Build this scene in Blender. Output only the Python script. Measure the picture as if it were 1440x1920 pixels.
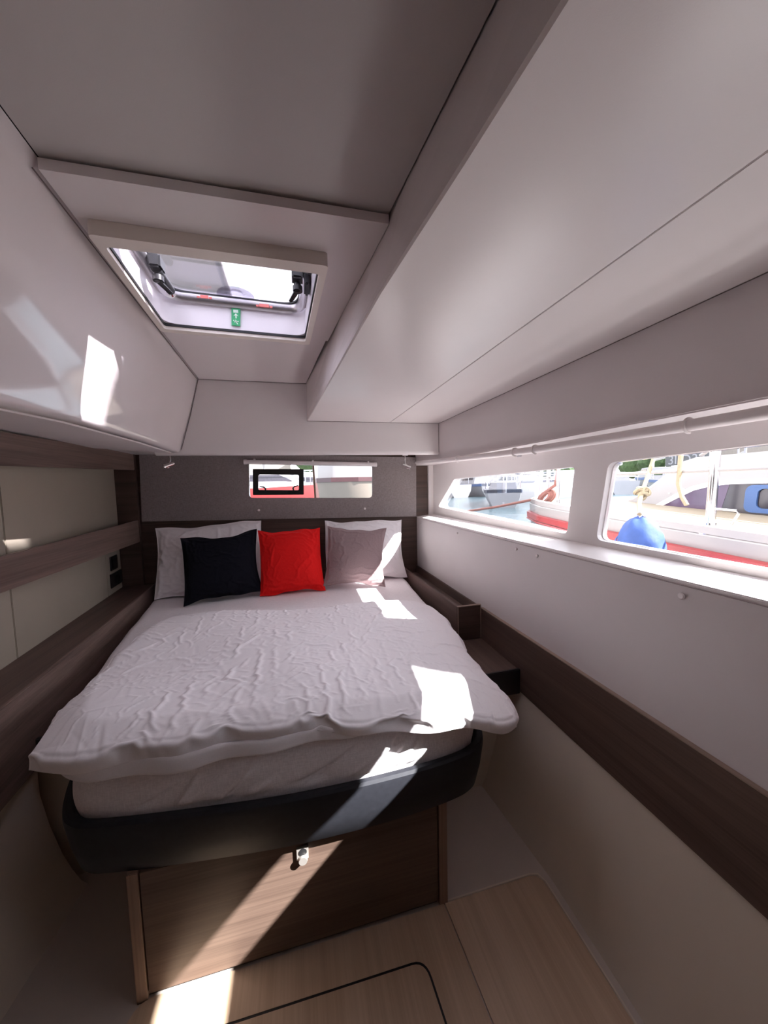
import bpy, bmesh, math, random
import numpy as np
from mathutils import Vector, Matrix, geometry

random.seed(7)
SC = bpy.context.scene
C = SC.collection
for o in list(bpy.data.objects):
    bpy.data.objects.remove(o)

# ------------------------------------------------------------------ camera
cam_d = bpy.data.cameras.new('camera')
cam = bpy.data.objects.new('camera', cam_d)
C.objects.link(cam)
cam_d.sensor_fit = 'HORIZONTAL'
cam_d.sensor_width = 36.0
cam_d.lens = 36.0 * 655.0 / 1440.0
cam_d.clip_start = 0.02
cam_d.clip_end = 500
RIGHT = Vector((0.9713, -0.2367, -0.0245))
DOWN = Vector((-0.0408, -0.0674, -0.9969))
FWD = Vector((0.2343, 0.9693, -0.0743))
cam.matrix_world = Matrix(((RIGHT.x, -DOWN.x, -FWD.x, 0.0),
                           (RIGHT.y, -DOWN.y, -FWD.y, 0.0),
                           (RIGHT.z, -DOWN.z, -FWD.z, 1.45),
                           (0, 0, 0, 1)))
SC.camera = cam

# ------------------------------------------------------------------ sky, sun, exposure
world = bpy.data.worlds.new('hazy_sky')
SC.world = world
world.use_nodes = True
bg = world.node_tree.nodes['Background']
bg.inputs[0].default_value = (0.93, 0.93, 1.0, 1)
bg.inputs[1].default_value = 2.5

sun_d = bpy.data.lights.new('sun', 'SUN')
sun = bpy.data.objects.new('sun', sun_d)
C.objects.link(sun)
sun_d.energy = 17.0
sun_d.angle = math.radians(0.6)
sun_d.color = (1.0, 0.95, 0.90)
sun.rotation_euler = Vector((-1.0, 0.62, -0.97)).to_track_quat('-Z', 'Y').to_euler()

SC.view_settings.view_transform = 'Standard'
SC.view_settings.look = 'None'
SC.view_settings.gamma = 1.0
SC.view_settings.use_curve_mapping = False
SC.view_settings.exposure = 1.0
SC.cycles.max_bounces = 14
SC.cycles.diffuse_bounces = 10
SC.cycles.transparent_max_bounces = 16
SC.cycles.sample_clamp_indirect = 12.0

# ------------------------------------------------------------------ materials
MATS = {}


def new_mat(name):
    m = bpy.data.materials.new(name)
    m.use_nodes = True
    MATS[name] = m
    nt = m.node_tree
    return m, nt, nt.nodes['Principled BSDF']


def plain(name, col, rough=0.5, metal=0.0, spec=0.5, var=0.03, vscale=6.0, bump=0.0, bscale=300.0, coat=0.0, sheen=0.0):
    """Principled colour with a little procedural mottling and fine relief."""
    m, nt, p = new_mat(name)
    N, L = nt.nodes, nt.links
    tc = N.new('ShaderNodeTexCoord')
    nz = N.new('ShaderNodeTexNoise')
    nz.inputs['Scale'].default_value = vscale
    nz.inputs['Detail'].default_value = 4
    L.new(tc.outputs['Object'], nz.inputs['Vector'])
    rp = N.new('ShaderNodeValToRGB')
    rp.color_ramp.elements[0].position = 0.3
    rp.color_ramp.elements[1].position = 0.7
    rp.color_ramp.elements[0].color = tuple(c * (1 - var) for c in col) + (1,)
    rp.color_ramp.elements[1].color = tuple(min(1, c * (1 + var)) for c in col) + (1,)
    L.new(nz.outputs['Fac'], rp.inputs[0])
    L.new(rp.outputs[0], p.inputs['Base Color'])
    p.inputs['Roughness'].default_value = rough
    p.inputs['Metallic'].default_value = metal
    p.inputs['Specular IOR Level'].default_value = spec
    p.inputs['Coat Weight'].default_value = coat
    p.inputs['Coat Roughness'].default_value = 0.06
    p.inputs['Sheen Weight'].default_value = sheen
    if bump:
        n2 = N.new('ShaderNodeTexNoise')
        n2.inputs['Scale'].default_value = bscale
        n2.inputs['Detail'].default_value = 3
        L.new(tc.outputs['Object'], n2.inputs['Vector'])
        b = N.new('ShaderNodeBump')
        b.inputs['Strength'].default_value = bump
        b.inputs['Distance'].default_value = 0.002
        L.new(n2.outputs['Fac'], b.inputs['Height'])
        L.new(b.outputs[0], p.inputs['Normal'])
    return m


def wood(name, c1, c2, axis='Y', rough=0.42, fine=150.0, spec=0.4, bump=0.12):
    m, nt, p = new_mat(name)
    N, L = nt.nodes, nt.links
    tc = N.new('ShaderNodeTexCoord')
    mp = N.new('ShaderNodeMapping')
    s = [fine, fine, fine]
    s['XYZ'.index(axis)] = fine / 70.0
    mp.inputs['Scale'].default_value = s
    L.new(tc.outputs['Object'], mp.inputs[0])
    n1 = N.new('ShaderNodeTexNoise')
    n1.inputs['Scale'].default_value = 1.0
    n1.inputs['Detail'].default_value = 5
    n1.inputs['Roughness'].default_value = 0.65
    L.new(mp.outputs[0], n1.inputs['Vector'])
    mp2 = N.new('ShaderNodeMapping')
    s2 = [fine / 7] * 3
    s2['XYZ'.index(axis)] = fine / 160.0
    mp2.inputs['Scale'].default_value = s2
    L.new(tc.outputs['Object'], mp2.inputs[0])
    n2 = N.new('ShaderNodeTexNoise')
    n2.inputs['Scale'].default_value = 1.0
    n2.inputs['Detail'].default_value = 3
    L.new(mp2.outputs[0], n2.inputs['Vector'])
    mx = N.new('ShaderNodeMath')
    mx.operation = 'MULTIPLY_ADD'
    mx.inputs[1].default_value = 0.55
    L.new(n2.outputs['Fac'], mx.inputs[0])
    sc = N.new('ShaderNodeMath')
    sc.operation = 'MULTIPLY'
    sc.inputs[1].default_value = 0.45
    L.new(n1.outputs['Fac'], sc.inputs[0])
    L.new(sc.outputs[0], mx.inputs[2])
    rp = N.new('ShaderNodeValToRGB')
    rp.color_ramp.elements[0].position = 0.36
    rp.color_ramp.elements[1].position = 0.64
    rp.color_ramp.elements[0].color = c1 + (1,)
    rp.color_ramp.elements[1].color = c2 + (1,)
    L.new(mx.outputs[0], rp.inputs[0])
    L.new(rp.outputs[0], p.inputs['Base Color'])
    p.inputs['Roughness'].default_value = rough
    p.inputs['Specular IOR Level'].default_value = spec
    b = N.new('ShaderNodeBump')
    b.inputs['Strength'].default_value = bump
    b.inputs['Distance'].default_value = 0.001
    L.new(n1.outputs['Fac'], b.inputs['Height'])
    L.new(b.outputs[0], p.inputs['Normal'])
    return m


def weave(name, c1, c2, scale=420.0, rough=0.9, bump=0.25):
    m, nt, p = new_mat(name)
    N, L = nt.nodes, nt.links
    tc = N.new('ShaderNodeTexCoord')
    outs = []
    for sv in ((1, 1, 0.12), (0.12, 1, 1)):
        mp = N.new('ShaderNodeMapping')
        mp.inputs['Scale'].default_value = [scale * x for x in sv]
        L.new(tc.outputs['Object'], mp.inputs[0])
        nz = N.new('ShaderNodeTexNoise')
        nz.inputs['Scale'].default_value = 1.0
        nz.inputs['Detail'].default_value = 2
        L.new(mp.outputs[0], nz.inputs['Vector'])
        outs.append(nz.outputs['Fac'])
    ad = N.new('ShaderNodeMath')
    ad.operation = 'ADD'
    L.new(outs[0], ad.inputs[0])
    L.new(outs[1], ad.inputs[1])
    hf = N.new('ShaderNodeMath')
    hf.operation = 'MULTIPLY'
    hf.inputs[1].default_value = 0.5
    L.new(ad.outputs[0], hf.inputs[0])
    rp = N.new('ShaderNodeValToRGB')
    rp.color_ramp.elements[0].position = 0.38
    rp.color_ramp.elements[1].position = 0.62
    rp.color_ramp.elements[0].color = c1 + (1,)
    rp.color_ramp.elements[1].color = c2 + (1,)
    L.new(hf.outputs[0], rp.inputs[0])
    L.new(rp.outputs[0], p.inputs['Base Color'])
    p.inputs['Roughness'].default_value = rough
    p.inputs['Specular IOR Level'].default_value = 0.2
    b = N.new('ShaderNodeBump')
    b.inputs['Strength'].default_value = bump
    b.inputs['Distance'].default_value = 0.0015
    L.new(hf.outputs[0], b.inputs['Height'])
    L.new(b.outputs[0], p.inputs['Normal'])
    return m


def glass(name, tint=(0.96, 0.98, 1.0), refl=0.5):
    """Thin pane: see-through with a Fresnel reflection."""
    m = bpy.data.materials.new(name)
    m.use_nodes = True
    MATS[name] = m
    nt = m.node_tree
    N, L = nt.nodes, nt.links
    N.remove(N['Principled BSDF'])
    t = N.new('ShaderNodeBsdfTransparent')
    t.inputs[0].default_value = tint + (1,)
    g = N.new('ShaderNodeBsdfGlossy')
    g.inputs['Roughness'].default_value = 0.02
    f = N.new('ShaderNodeFresnel')
    f.inputs[0].default_value = 1.25
    mu = N.new('ShaderNodeMath')
    mu.operation = 'MULTIPLY'
    mu.inputs[1].default_value = refl
    L.new(f.outputs[0], mu.inputs[0])
    mx = N.new('ShaderNodeMixShader')
    L.new(mu.outputs[0], mx.inputs[0])
    L.new(t.outputs[0], mx.inputs[1])
    L.new(g.outputs[0], mx.inputs[2])
    L.new(mx.outputs[0], N['Material Output'].inputs[0])
    return m


W = (0.86, 0.785, 0.785)
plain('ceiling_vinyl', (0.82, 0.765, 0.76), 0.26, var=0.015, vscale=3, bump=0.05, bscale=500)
plain('ceiling_vinyl_shaded', (0.60, 0.565, 0.55), 0.5, var=0.02, vscale=5, bump=0.06, bscale=500)  # darker ceiling vinyl: shade of the unlit near panel put into the colour
plain('gelcoat', (0.82, 0.77, 0.77), 0.10, var=0.006, vscale=2, coat=1.0)
plain('underside_matt', (0.80, 0.75, 0.745), 0.85, spec=0.15, var=0.01)
plain('gelcoat_satin', (0.82, 0.775, 0.77), 0.35, var=0.015, vscale=3)
plain('white_panel', (0.70, 0.645, 0.65), 0.55, var=0.02, vscale=4, bump=0.06, bscale=260)
plain('hull_cream', (0.68, 0.595, 0.50), 0.42, var=0.03, vscale=3, bump=0.04, bscale=400)
plain('sole_cream', (0.56, 0.49, 0.44), 0.5, var=0.03, vscale=8, bump=0.15, bscale=500)
plain('cream_panel', (0.42, 0.375, 0.30), 0.5, var=0.03, vscale=5, bump=0.08, bscale=350)
plain('rubber_black', (0.012, 0.012, 0.015), 0.55, var=0.1)
plain('frame_charcoal', (0.022, 0.023, 0.030), 0.6, spec=0.3, var=0.12, vscale=60, bump=0.06, bscale=600)
plain('black_plastic', (0.015, 0.015, 0.017), 0.35, var=0.05)
plain('hatch_beige', (0.84, 0.77, 0.70), 0.4, var=0.02)
plain('coaming_white', (0.90, 0.86, 0.90), 0.22, var=0.01)
plain('aluminium', (0.72, 0.70, 0.73), 0.28, metal=0.9, var=0.04, vscale=30)
plain('chrome', (0.78, 0.76, 0.75), 0.10, metal=1.0, var=0.02)
plain('nickel', (0.80, 0.75, 0.70), 0.32, metal=0.75, var=0.03)
plain('steel_polished', (0.75, 0.73, 0.74), 0.16, metal=1.0, var=0.03)
plain('sign_green', (0.03, 0.42, 0.16), 0.4, var=0.02)
plain('sign_white', (0.75, 0.95, 0.80), 0.4, var=0.01)
plain('sign_red', (0.75, 0.18, 0.16), 0.4, var=0.05)
plain('blind_white', (0.84, 0.78, 0.78), 0.45, var=0.02)
plain('stud_white', (0.86, 0.80, 0.80), 0.35, var=0.01)
wood('wood_dark', (0.055, 0.034, 0.028), (0.115, 0.072, 0.058), 'X', rough=0.5)
wood('wood_dark_long', (0.075, 0.046, 0.038), (0.15, 0.095, 0.076), 'Y', rough=0.48)
wood('wood_brown_long', (0.135, 0.090, 0.074), (0.265, 0.188, 0.158), 'Y', rough=0.45)
wood('wood_band', (0.30, 0.215, 0.17), (0.42, 0.31, 0.25), 'Y')
wood('wood_drawer', (0.085, 0.054, 0.042), (0.165, 0.110, 0.085), 'X', rough=0.42)
wood('wood_post', (0.20, 0.13, 0.095), (0.33, 0.22, 0.165), 'Z', rough=0.45)
wood('wood_floor', (0.50, 0.35, 0.24), (0.68, 0.51, 0.37), 'Y', rough=0.38, fine=90.0, bump=0.05)
weave('fabric_grey', (0.24, 0.205, 0.205), (0.34, 0.295, 0.293))
weave('cotton_white', (0.89, 0.85, 0.875), (0.94, 0.90, 0.925), scale=900, rough=0.85, bump=0.08)
weave('sheet_white', (0.87, 0.83, 0.85), (0.93, 0.89, 0.91), scale=700, rough=0.9, bump=0.2)
weave('terry_white', (0.80, 0.755, 0.775), (0.93, 0.885, 0.905), scale=330, rough=0.95, bump=0.5)
weave('cushion_navy', (0.003, 0.003, 0.006), (0.006, 0.006, 0.012), scale=700, rough=0.95, bump=0.1)
weave('cushion_red', (0.66, 0.008, 0.008), (0.80, 0.012, 0.011), scale=700, rough=0.85, bump=0.1)
weave('cushion_mauve', (0.26, 0.185, 0.19), (0.33, 0.235, 0.24), scale=700, rough=0.9, bump=0.12)
glass('window_glass')
glass('hatch_acrylic', (0.90, 0.89, 0.94), 0.6)
glass('vent_plastic', (0.75, 0.73, 0.78), 0.4)

# ------------------------------------------------------------------ builders
ORG = {}


class B:
    """Collects shapes in world coordinates into one bmesh."""

    def __init__(self):
        self.bm = bmesh.new()

    def _bevel(self, verts, bev, seg=2):
        if bev > 0:
            es = {e for v in verts for e in v.link_edges}
            bmesh.ops.bevel(self.bm, geom=list(es), offset=bev, segments=seg, affect='EDGES', clamp_overlap=True)

    def hexa(self, p, q, bev=0.0, seg=2):
        vs = [self.bm.verts.new(v) for v in list(p) + list(q)]
        n = len(p)
        fs = [self.bm.faces.new(vs[:n][::-1]), self.bm.faces.new(vs[n:])]
        for i in range(n):
            j = (i + 1) % n
            fs.append(self.bm.faces.new((vs[i], vs[j], vs[n + j], vs[n + i])))
        bmesh.ops.recalc_face_normals(self.bm, faces=fs)
        self._bevel(vs, bev, seg)
        return self

    def box(self, x0, x1, y0, y1, z0, z1, bev=0.0, seg=2):
        return self.hexa([(x0, y0, z0), (x1, y0, z0), (x1, y1, z0), (x0, y1, z0)],
                         [(x0, y0, z1), (x1, y0, z1), (x1, y1, z1), (x0, y1, z1)], bev, seg)

    def loft(self, secs, closed=True, cap=True):
        rows = [[self.bm.verts.new(p) for p in s] for s in secs]
        n = len(rows[0])
        fs = []
        for a, b in zip(rows, rows[1:]):
            for i in range(n if closed else n - 1):
                j = (i + 1) % n
                fs.append(self.bm.faces.new((a[i], a[j], b[j], b[i])))
        if cap and closed:
            fs.append(self.bm.faces.new(rows[0][::-1]))
            fs.append(self.bm.faces.new(rows[-1]))
        bmesh.ops.recalc_face_normals(self.bm, faces=fs)
        return self

    def tube(self, path, r, n=10, cap=True):
        path = [Vector(p) for p in path]
        rs = r if isinstance(r, (list, tuple)) else [r] * len(path)
        secs = []
        up = None
        for i, p in enumerate(path):
            t = (path[min(i + 1, len(path) - 1)] - path[max(i - 1, 0)]).normalized()
            if up is None:
                up = Vector((0, 0, 1)) if abs(t.z) < 0.9 else Vector((1, 0, 0))
            s = t.cross(up).normalized()
            up = s.cross(t).normalized()
            secs.append([p + (s * math.cos(a) + up * math.sin(a)) * rs[i] for a in [2 * math.pi * k / n for k in range(n)]])
        return self.loft(secs, True, cap)

    def lathe(self, prof, origin, axis=(0, 0, 1), n=20):
        """prof: list of (radius, height along the axis)."""
        ax = Vector(axis).normalized()
        u = ax.orthogonal().normalized()
        v = ax.cross(u)
        o = Vector(origin)
        secs = [[o + ax * h + (u * math.cos(a) + v * math.sin(a)) * max(r, 1e-4) for a in [2 * math.pi * k / n for k in range(n)]]
                for r, h in prof]
        return self.loft(secs, True, True)

    def holed(self, outer, holes, f, th):
        """Flat slab with holes: 2-D outlines, f maps (a, b) to a point, th is the thickness vector."""
        th = Vector(th)
        polys = [[Vector((a, b, 0)) for a, b in poly] for poly in [outer] + holes]
        tris = geometry.tessellate_polygon(polys)
        flat = [p for poly in polys for p in poly]
        v0 = [self.bm.verts.new(f(p.x, p.y)) for p in flat]
        v1 = [self.bm.verts.new(Vector(f(p.x, p.y)) + th) for p in flat]
        fs = []
        for t in tris:
            fs.append(self.bm.faces.new([v0[i] for i in t]))
            fs.append(self.bm.faces.new([v1[i] for i in t][::-1]))
        k = 0
        for poly in polys:
            n = len(poly)
            for i in range(n):
                j = (i + 1) % n
                fs.append(self.bm.faces.new((v0[k + i], v0[k + j], v1[k + j], v1[k + i])))
            k += n
        bmesh.ops.recalc_face_normals(self.bm, faces=fs)
        return self

    def raw(self, verts, faces):
        vs = [self.bm.verts.new(v) for v in verts]
        fs = [self.bm.faces.new([vs[i] for i in f]) for f in faces]
        bmesh.ops.recalc_face_normals(self.bm, faces=fs)
        return self

    def ico(self, c, r, sub=2, scale=(1, 1, 1)):
        ret = bmesh.ops.create_icosphere(self.bm, subdivisions=sub, radius=r)
        for v in ret['verts']:
            v.co = Vector((v.co.x * scale[0], v.co.y * scale[1], v.co.z * scale[2])) + Vector(c)
        return self


def rpoly(pts, r, n=5):
    """Polygon with rounded corners (2-D)."""
    out = []
    m = len(pts)
    for i in range(m):
        p0, p, p1 = Vector(pts[i - 1]), Vector(pts[i]), Vector(pts[(i + 1) % m])
        rr = r[i] if isinstance(r, (list, tuple)) else r
        a, b = (p0 - p), (p1 - p)
        rr = min(rr, a.length * 0.45, b.length * 0.45)
        a.normalize()
        b.normalize()
        for k in range(n + 1):
            t = k / n
            q = (p + a * rr) * (1 - t) ** 2 + p * 2 * t * (1 - t) + (p + b * rr) * t * t
            if not out or (Vector(out[-1]) - q).length > 1e-5:
                out.append((q.x, q.y))
    if (Vector(out[0]) - Vector(out[-1])).length < 1e-5:
        out.pop()
    return out


def obj(name, b, mat, parent=None, smooth=False, label=None, cat=None, group=None, kind=None, origin=None):
    bm = b.bm if isinstance(b, B) else b
    me = bpy.data.meshes.new(name)
    cs = [v.co for v in bm.verts]
    lo = Vector((min(c.x for c in cs), min(c.y for c in cs), min(c.z for c in cs)))
    hi = Vector((max(c.x for c in cs), max(c.y for c in cs), max(c.z for c in cs)))
    org = Vector(origin) if origin else Vector(((lo.x + hi.x) / 2, (lo.y + hi.y) / 2, lo.z))
    for v in bm.verts:
        v.co -= org
    bm.to_mesh(me)
    bm.free()
    me.materials.append(MATS[mat])
    if smooth:
        me.shade_smooth()
        if smooth != 'all':
            try:
                me.set_sharp_from_angle(angle=math.radians(38))
            except Exception:
                pass
    o = bpy.data.objects.new(name, me)
    C.objects.link(o)
    ORG[o.name] = org
    if parent:
        o.parent = parent
        o.location = org - ORG[parent.name]
    else:
        o.location = org
    tag(o, label, cat, group, kind)
    return o


def tag(o, label=None, cat=None, group=None, kind=None):
    for k, v in (('label', label), ('category', cat), ('group', group), ('kind', kind)):
        if v:
            o[k] = v
    return o


def thing(name, loc, label, cat, group=None, kind=None):
    o = bpy.data.objects.new(name, None)
    o.empty_display_size = 0.1
    C.objects.link(o)
    o.location = loc
    ORG[o.name] = Vector(loc)
    return tag(o, label, cat, group, kind)


def copy_tree(o, loc=None, parent=None, rotz=None):
    c = o.copy()
    C.objects.link(c)
    c.parent = parent
    if loc is not None:
        c.location = loc
    if rotz is not None:
        c.rotation_euler.z = rotz
    for ch in list(o.children):
        copy_tree(ch, None, c)
    return c


def lerp(a, b, t):
    return a + (b - a) * t


def interp(x, xs, ys):
    return float(np.interp(x, xs, ys))


def crease_field(X, Y, rng, n, box, wid, amp, length, direction=None, spread=math.pi, bend=1.0):
    """Sum of sharp short cloth creases over the plane (X, Y)."""
    H = np.zeros_like(X)
    for _ in range(n):
        cx = rng.uniform(box[0], box[1])
        cy = rng.uniform(box[2], box[3])
        a = (rng.uniform(0, math.pi) if direction is None else direction) + rng.uniform(-spread, spread)
        l = rng.uniform(*length)
        w = rng.uniform(*wid)
        A = rng.uniform(*amp) * (1 if rng.random() < 0.7 else -0.8)
        k = rng.uniform(-2.5, 2.5) * bend
        s = (X - cx) * math.cos(a) + (Y - cy) * math.sin(a)
        m = np.abs(s) < l * 1.3
        t = -(X - cx) * math.sin(a) + (Y - cy) * math.cos(a) + k * s * s
        env = np.exp(-(s / l) ** 4) * m
        side = np.where(t > 0, w, w * 2.6)
        H += A * env * np.exp(-(np.abs(t) / side) ** 1.3)
    return H


def soft_noise(X, Y, rng, wl, n=6):
    H = np.zeros_like(X)
    for _ in range(n):
        a = rng.uniform(0, 2 * math.pi)
        k = 2 * math.pi / (wl * rng.uniform(0.7, 1.4))
        H += np.sin((X * math.cos(a) + Y * math.sin(a)) * k + rng.uniform(0, 6.28))
    return H / math.sqrt(n)


def settle(base, rng, iters=200, gx=0.055, gy=0.045, bend=0.18, amp=0.004, sink=0.006, pull=0.00002):
    """Crumple a cloth grid: every thread is a little longer than the bed it lies on, so it buckles into creases
    (position-based relaxation; rim held, cloth kept above its support)."""
    X, Y = base[..., 0], base[..., 1]
    P = base.copy()
    n = sum(soft_noise(X, Y, rng, w) * a for w, a in ((0.2, 0.8), (0.10, 0.8), (0.05, 0.8), (0.03, 0.6)))
    P[..., 2] += 0.004 + amp * n
    low = base[..., 2] - sink
    w = np.ones(X.shape)
    w[0] = w[-1] = 0
    w[:, 0] = w[:, -1] = 0
    P[w == 0] = base[w == 0]
    Gx = gx * np.clip(1 + 0.6 * soft_noise(X, Y, rng, 0.35), 0.45, 2.2)
    Gy = gy * np.clip(1 + 0.6 * soft_noise(X, Y, rng, 0.35), 0.45, 2.2)
    nu, nv = X.shape
    cons = []
    for di, dj, k, G in ((1, 0, 1, Gx), (0, 1, 1, Gy), (1, 1, 0.6, (Gx + Gy) / 2), (1, -1, 0.6, (Gx + Gy) / 2), (2, 0, bend, Gx), (0, 2, bend, Gy)):
        A = (slice(0, nu - di), slice(max(0, -dj), nv - max(0, dj)))
        Bs = (slice(di, nu), slice(max(0, dj), nv + min(0, dj)))
        l0 = np.linalg.norm(base[Bs] - base[A], axis=-1) * (1 + G[A])
        cons.append((A, Bs, k, l0, w[A], w[Bs], 0.5 * k / np.maximum(w[A] + w[Bs], 1e-6)))
    V = np.zeros_like(P)
    for _ in range(iters):
        V *= 0.90
        V[..., 2] -= pull
        P0 = P.copy()
        P = P + V * w[..., None]
        for _s in range(2):
            for A, Bs, k, l0, wa, wb, kk in cons:
                d = P[Bs] - P[A]
                ln = np.sqrt((d * d).sum(-1))
                d *= ((ln - l0) / np.maximum(ln, 1e-9) * kk)[..., None]
                P[A] += d * wa[..., None]
                P[Bs] -= d * wb[..., None]
        P[..., 2] = np.maximum(P[..., 2], low)
        V = P - P0
        m = np.sqrt((V * V).sum(-1)).max()
        if m > 0.004:
            V *= 0.004 / m
    return P


def grid_faces(nu, nv, off=0, flip=False):
    fs = []
    for i in range(nu - 1):
        for j in range(nv - 1):
            a = off + i * nv + j
            q = (a, a + nv, a + nv + 1, a + 1)
            fs.append(q[::-1] if flip else q)
    return fs


def mesh_obj(name, verts, faces, mat, parent=None, origin=None, **kw):
    """Big numpy mesh -> object, smooth shaded."""
    verts = np.asarray(verts, dtype=float)
    if origin is None:
        lo, hi = verts.min(0), verts.max(0)
        origin = ((lo[0] + hi[0]) / 2, (lo[1] + hi[1]) / 2, lo[2])
    org = Vector(origin)
    me = bpy.data.meshes.new(name)
    me.from_pydata((verts - np.array(origin)).tolist(), [], faces)
    me.update()
    me.shade_smooth()
    me.materials.append(MATS[mat])
    o = bpy.data.objects.new(name, me)
    C.objects.link(o)
    ORG[o.name] = org
    if parent:
        o.parent = parent
        o.location = org - ORG[parent.name]
    else:
        o.location = org
    return tag(o, **kw)


# ================================================================== THE CABIN SHELL
# floor: moulded sole with oak boards let into it
floor = obj('floor', B().box(-1.25, 1.2, -0.7, 2.95, -0.06, 0.0), 'sole_cream',
            label='cream moulded cabin sole around the oak floor panels', cat='floor', kind='structure')
right_panel = rpoly([(0.432, 1.030), (0.806, 1.030), (0.815, -0.65), (0.53, -0.65)], [0.0, 0.05, 0, 0])
obj('oak_panel', B().holed(right_panel, [], lambda a, b: (a, b, 0.0005), (0, 0, 0.006)), 'wood_floor', floor)
hx = [(-0.40, 0.93), (0.318, 0.915), (0.352, 0.45), (-0.40, 0.45)]
hole = rpoly(hx, 0.045, 6)
main_out = rpoly([(-0.515, 1.035), (0.427, 1.030), (0.525, -0.65), (-0.60, -0.65)], [0.06, 0.0, 0, 0])
obj('oak_panel', B().holed(main_out, [hole], lambda a, b: (a, b, 0.0005), (0, 0, 0.006)), 'wood_floor', floor)
cx = sum(p[0] for p in hx) / 4
cy = sum(p[1] for p in hx) / 4
inner = [(p[0] + (0.006 if p[0] < cx else -0.006), p[1] + (0.006 if p[1] < cy else -0.006)) for p in hx]
obj('rubber_gasket', B().holed(hole, [rpoly(inner, 0.04, 6)], lambda a, b: (a, b, 0.0005), (0, 0, 0.0052)), 'rubber_black', floor)
obj('floor_hatch', B().holed(rpoly(inner, 0.04, 6), [], lambda a, b: (a, b, 0.0005), (0, 0, 0.006)), 'wood_floor', floor)
# pale seal along the right board
seal = B()
seal.tube([(0.425, 1.036, 0.002), (0.77, 1.036, 0.002), (0.800, 1.028, 0.002), (0.812, 1.0, 0.002), (0.822, -0.65, 0.002)], 0.005, 6)
obj('floor_seal', seal, 'hull_cream', floor, smooth=True)

# hull sides below the wooden strips
def hull_side(name, pts, label):
    b = B()
    ys = [-0.7, 0.2, 0.65, 1.0, 1.43]
    secs = []
    for y in ys:
        k = 0.0 if y < 1.0 else (y - 1.0) * 0.10
        s = [(x - math.copysign(k * (1 - z / 0.55), x), y, z) for x, z in pts]
        secs.append(s + [(math.copysign(1.16, pts[0][0]), y, pts[-1][1]), (math.copysign(1.16, pts[0][0]), y, pts[0][1])])
    b.loft(secs, True, True)
    return obj(name, b, 'hull_cream', smooth=True, label=label, cat='wall', kind='structure')


hull_side('wall_right_hull', [(0.835, -0.01), (0.848, 0.02), (0.862, 0.06), (0.880, 0.14), (0.905, 0.26), (0.932, 0.38), (0.955, 0.50)],
          'cream curved hull side below the wooden strip under the side windows')
hull_side('wall_left_hull', [(-0.86, -0.01), (-0.885, 0.02), (-0.905, 0.07), (-0.925, 0.14), (-0.945, 0.26), (-0.955, 0.38), (-0.945, 0.52)],
          'dim cream hull side below the left wooden shelf')
obj('wall_right_bulkhead', B().box(0.40, 1.16, 1.432, 1.46, 0.0, 0.56), 'hull_cream',
    label='cream bulkhead under the right bedside step', cat='wall', kind='structure')
obj('wall_left_bulkhead', B().box(-1.16, -0.40, 1.472, 1.50, 0.0, 0.56), 'hull_cream',
    label='cream bulkhead in shadow under the left bedside step', cat='wall', kind='structure')

# right wall: white panel, sill, window wall, header
wr = thing('wall_right', (1.0, 1.0, 0.0), 'white right cabin wall with sill and two side windows', 'wall', kind='structure')
obj('lower_panel', B().box(0.958, 1.02, -0.7, 2.80, 0.70, 1.176, 0.004), 'white_panel', wr)
obj('sill', B().hexa([(0.956, -0.7, 1.176), (1.112, -0.7, 1.176), (1.112, 2.80, 1.176), (0.956, 2.80, 1.176)],
                     [(0.956, -0.7, 1.186), (1.112, -0.7, 1.200), (1.112, 2.80, 1.200), (0.956, 2.80, 1.186)], 0.003), 'gelcoat_satin', wr)
W1 = [(2.681, 1.268), (2.371, 1.487), (1.219, 1.509), (1.258, 1.226)]
W2 = [(1.106, 1.222), (1.059, 1.515), (-0.03, 1.550), (-0.03, 1.215)]
w1r, w2r = rpoly(W1, 0.022), rpoly(W2, 0.03)
obj('window_surround', B().holed([(-0.7, 1.14), (2.83, 1.14), (2.83, 1.70), (-0.7, 1.70)], [w1r, w2r],
                                 lambda a, b: (1.106, a, b), (0.045, 0, 0)), 'gelcoat_satin', wr)
obj('upper_panel', B().box(0.957, 1.151, -0.7, 2.80, 1.612, 2.22, 0.004), 'white_panel', wr)
obj('outer_skin', B().box(1.02, 1.15, -0.7, 2.83, -0.06, 1.17), 'gelcoat_satin', wr)


def shrink(poly, d):
    cx = sum(p[0] for p in poly) / len(poly)
    cy = sum(p[1] for p in poly) / len(poly)
    out = []
    for a, b in poly:
        v = Vector((a - cx, b - cy))
        v = v * ((v.length - d) / v.length)
        out.append((cx + v.x, cy + v.y))
    return out


for nm, w, lab in (('window_1', w1r, 'slanted far side window in the right wall, looking onto the water'),
                   ('window_2', w2r, 'near side window in the right wall, facing the red-striped boat')):
    win = thing(nm, (1.12, sum(p[0] for p in w) / len(w), 1.22), lab, 'window', kind='structure')
    obj('window_frame', B().holed(shrink(w, -0.012), [shrink(w, 0.004)], lambda a, b: (1.128, a, b), (0.012, 0, 0)), 'gelcoat', win)
    obj('pane', B().holed(shrink(w, -0.01), [], lambda a, b: (1.141, a, b), (0.0015, 0, 0)), 'window_glass', win)

# brown strip along the right wall
obj('trim_1', B().box(0.944, 0.9575, -0.7, 2.79, 0.495, 0.768, 0.002), 'wood_dark_long',
    label='dark brown wooden strip along the right wall below the white panel', cat='trim', kind='structure')

obj('trim_4', B().box(0.9425, 0.9580, -0.7, 1.697, 0.7682, 0.7712), 'wood_band', label='thin pale edging along the top of the right wooden strip', cat='trim', kind='structure')

# back wall: dark veneer, grey fabric headboard, window
def back_z(x, z):
    return z - 0.022 * x


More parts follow.
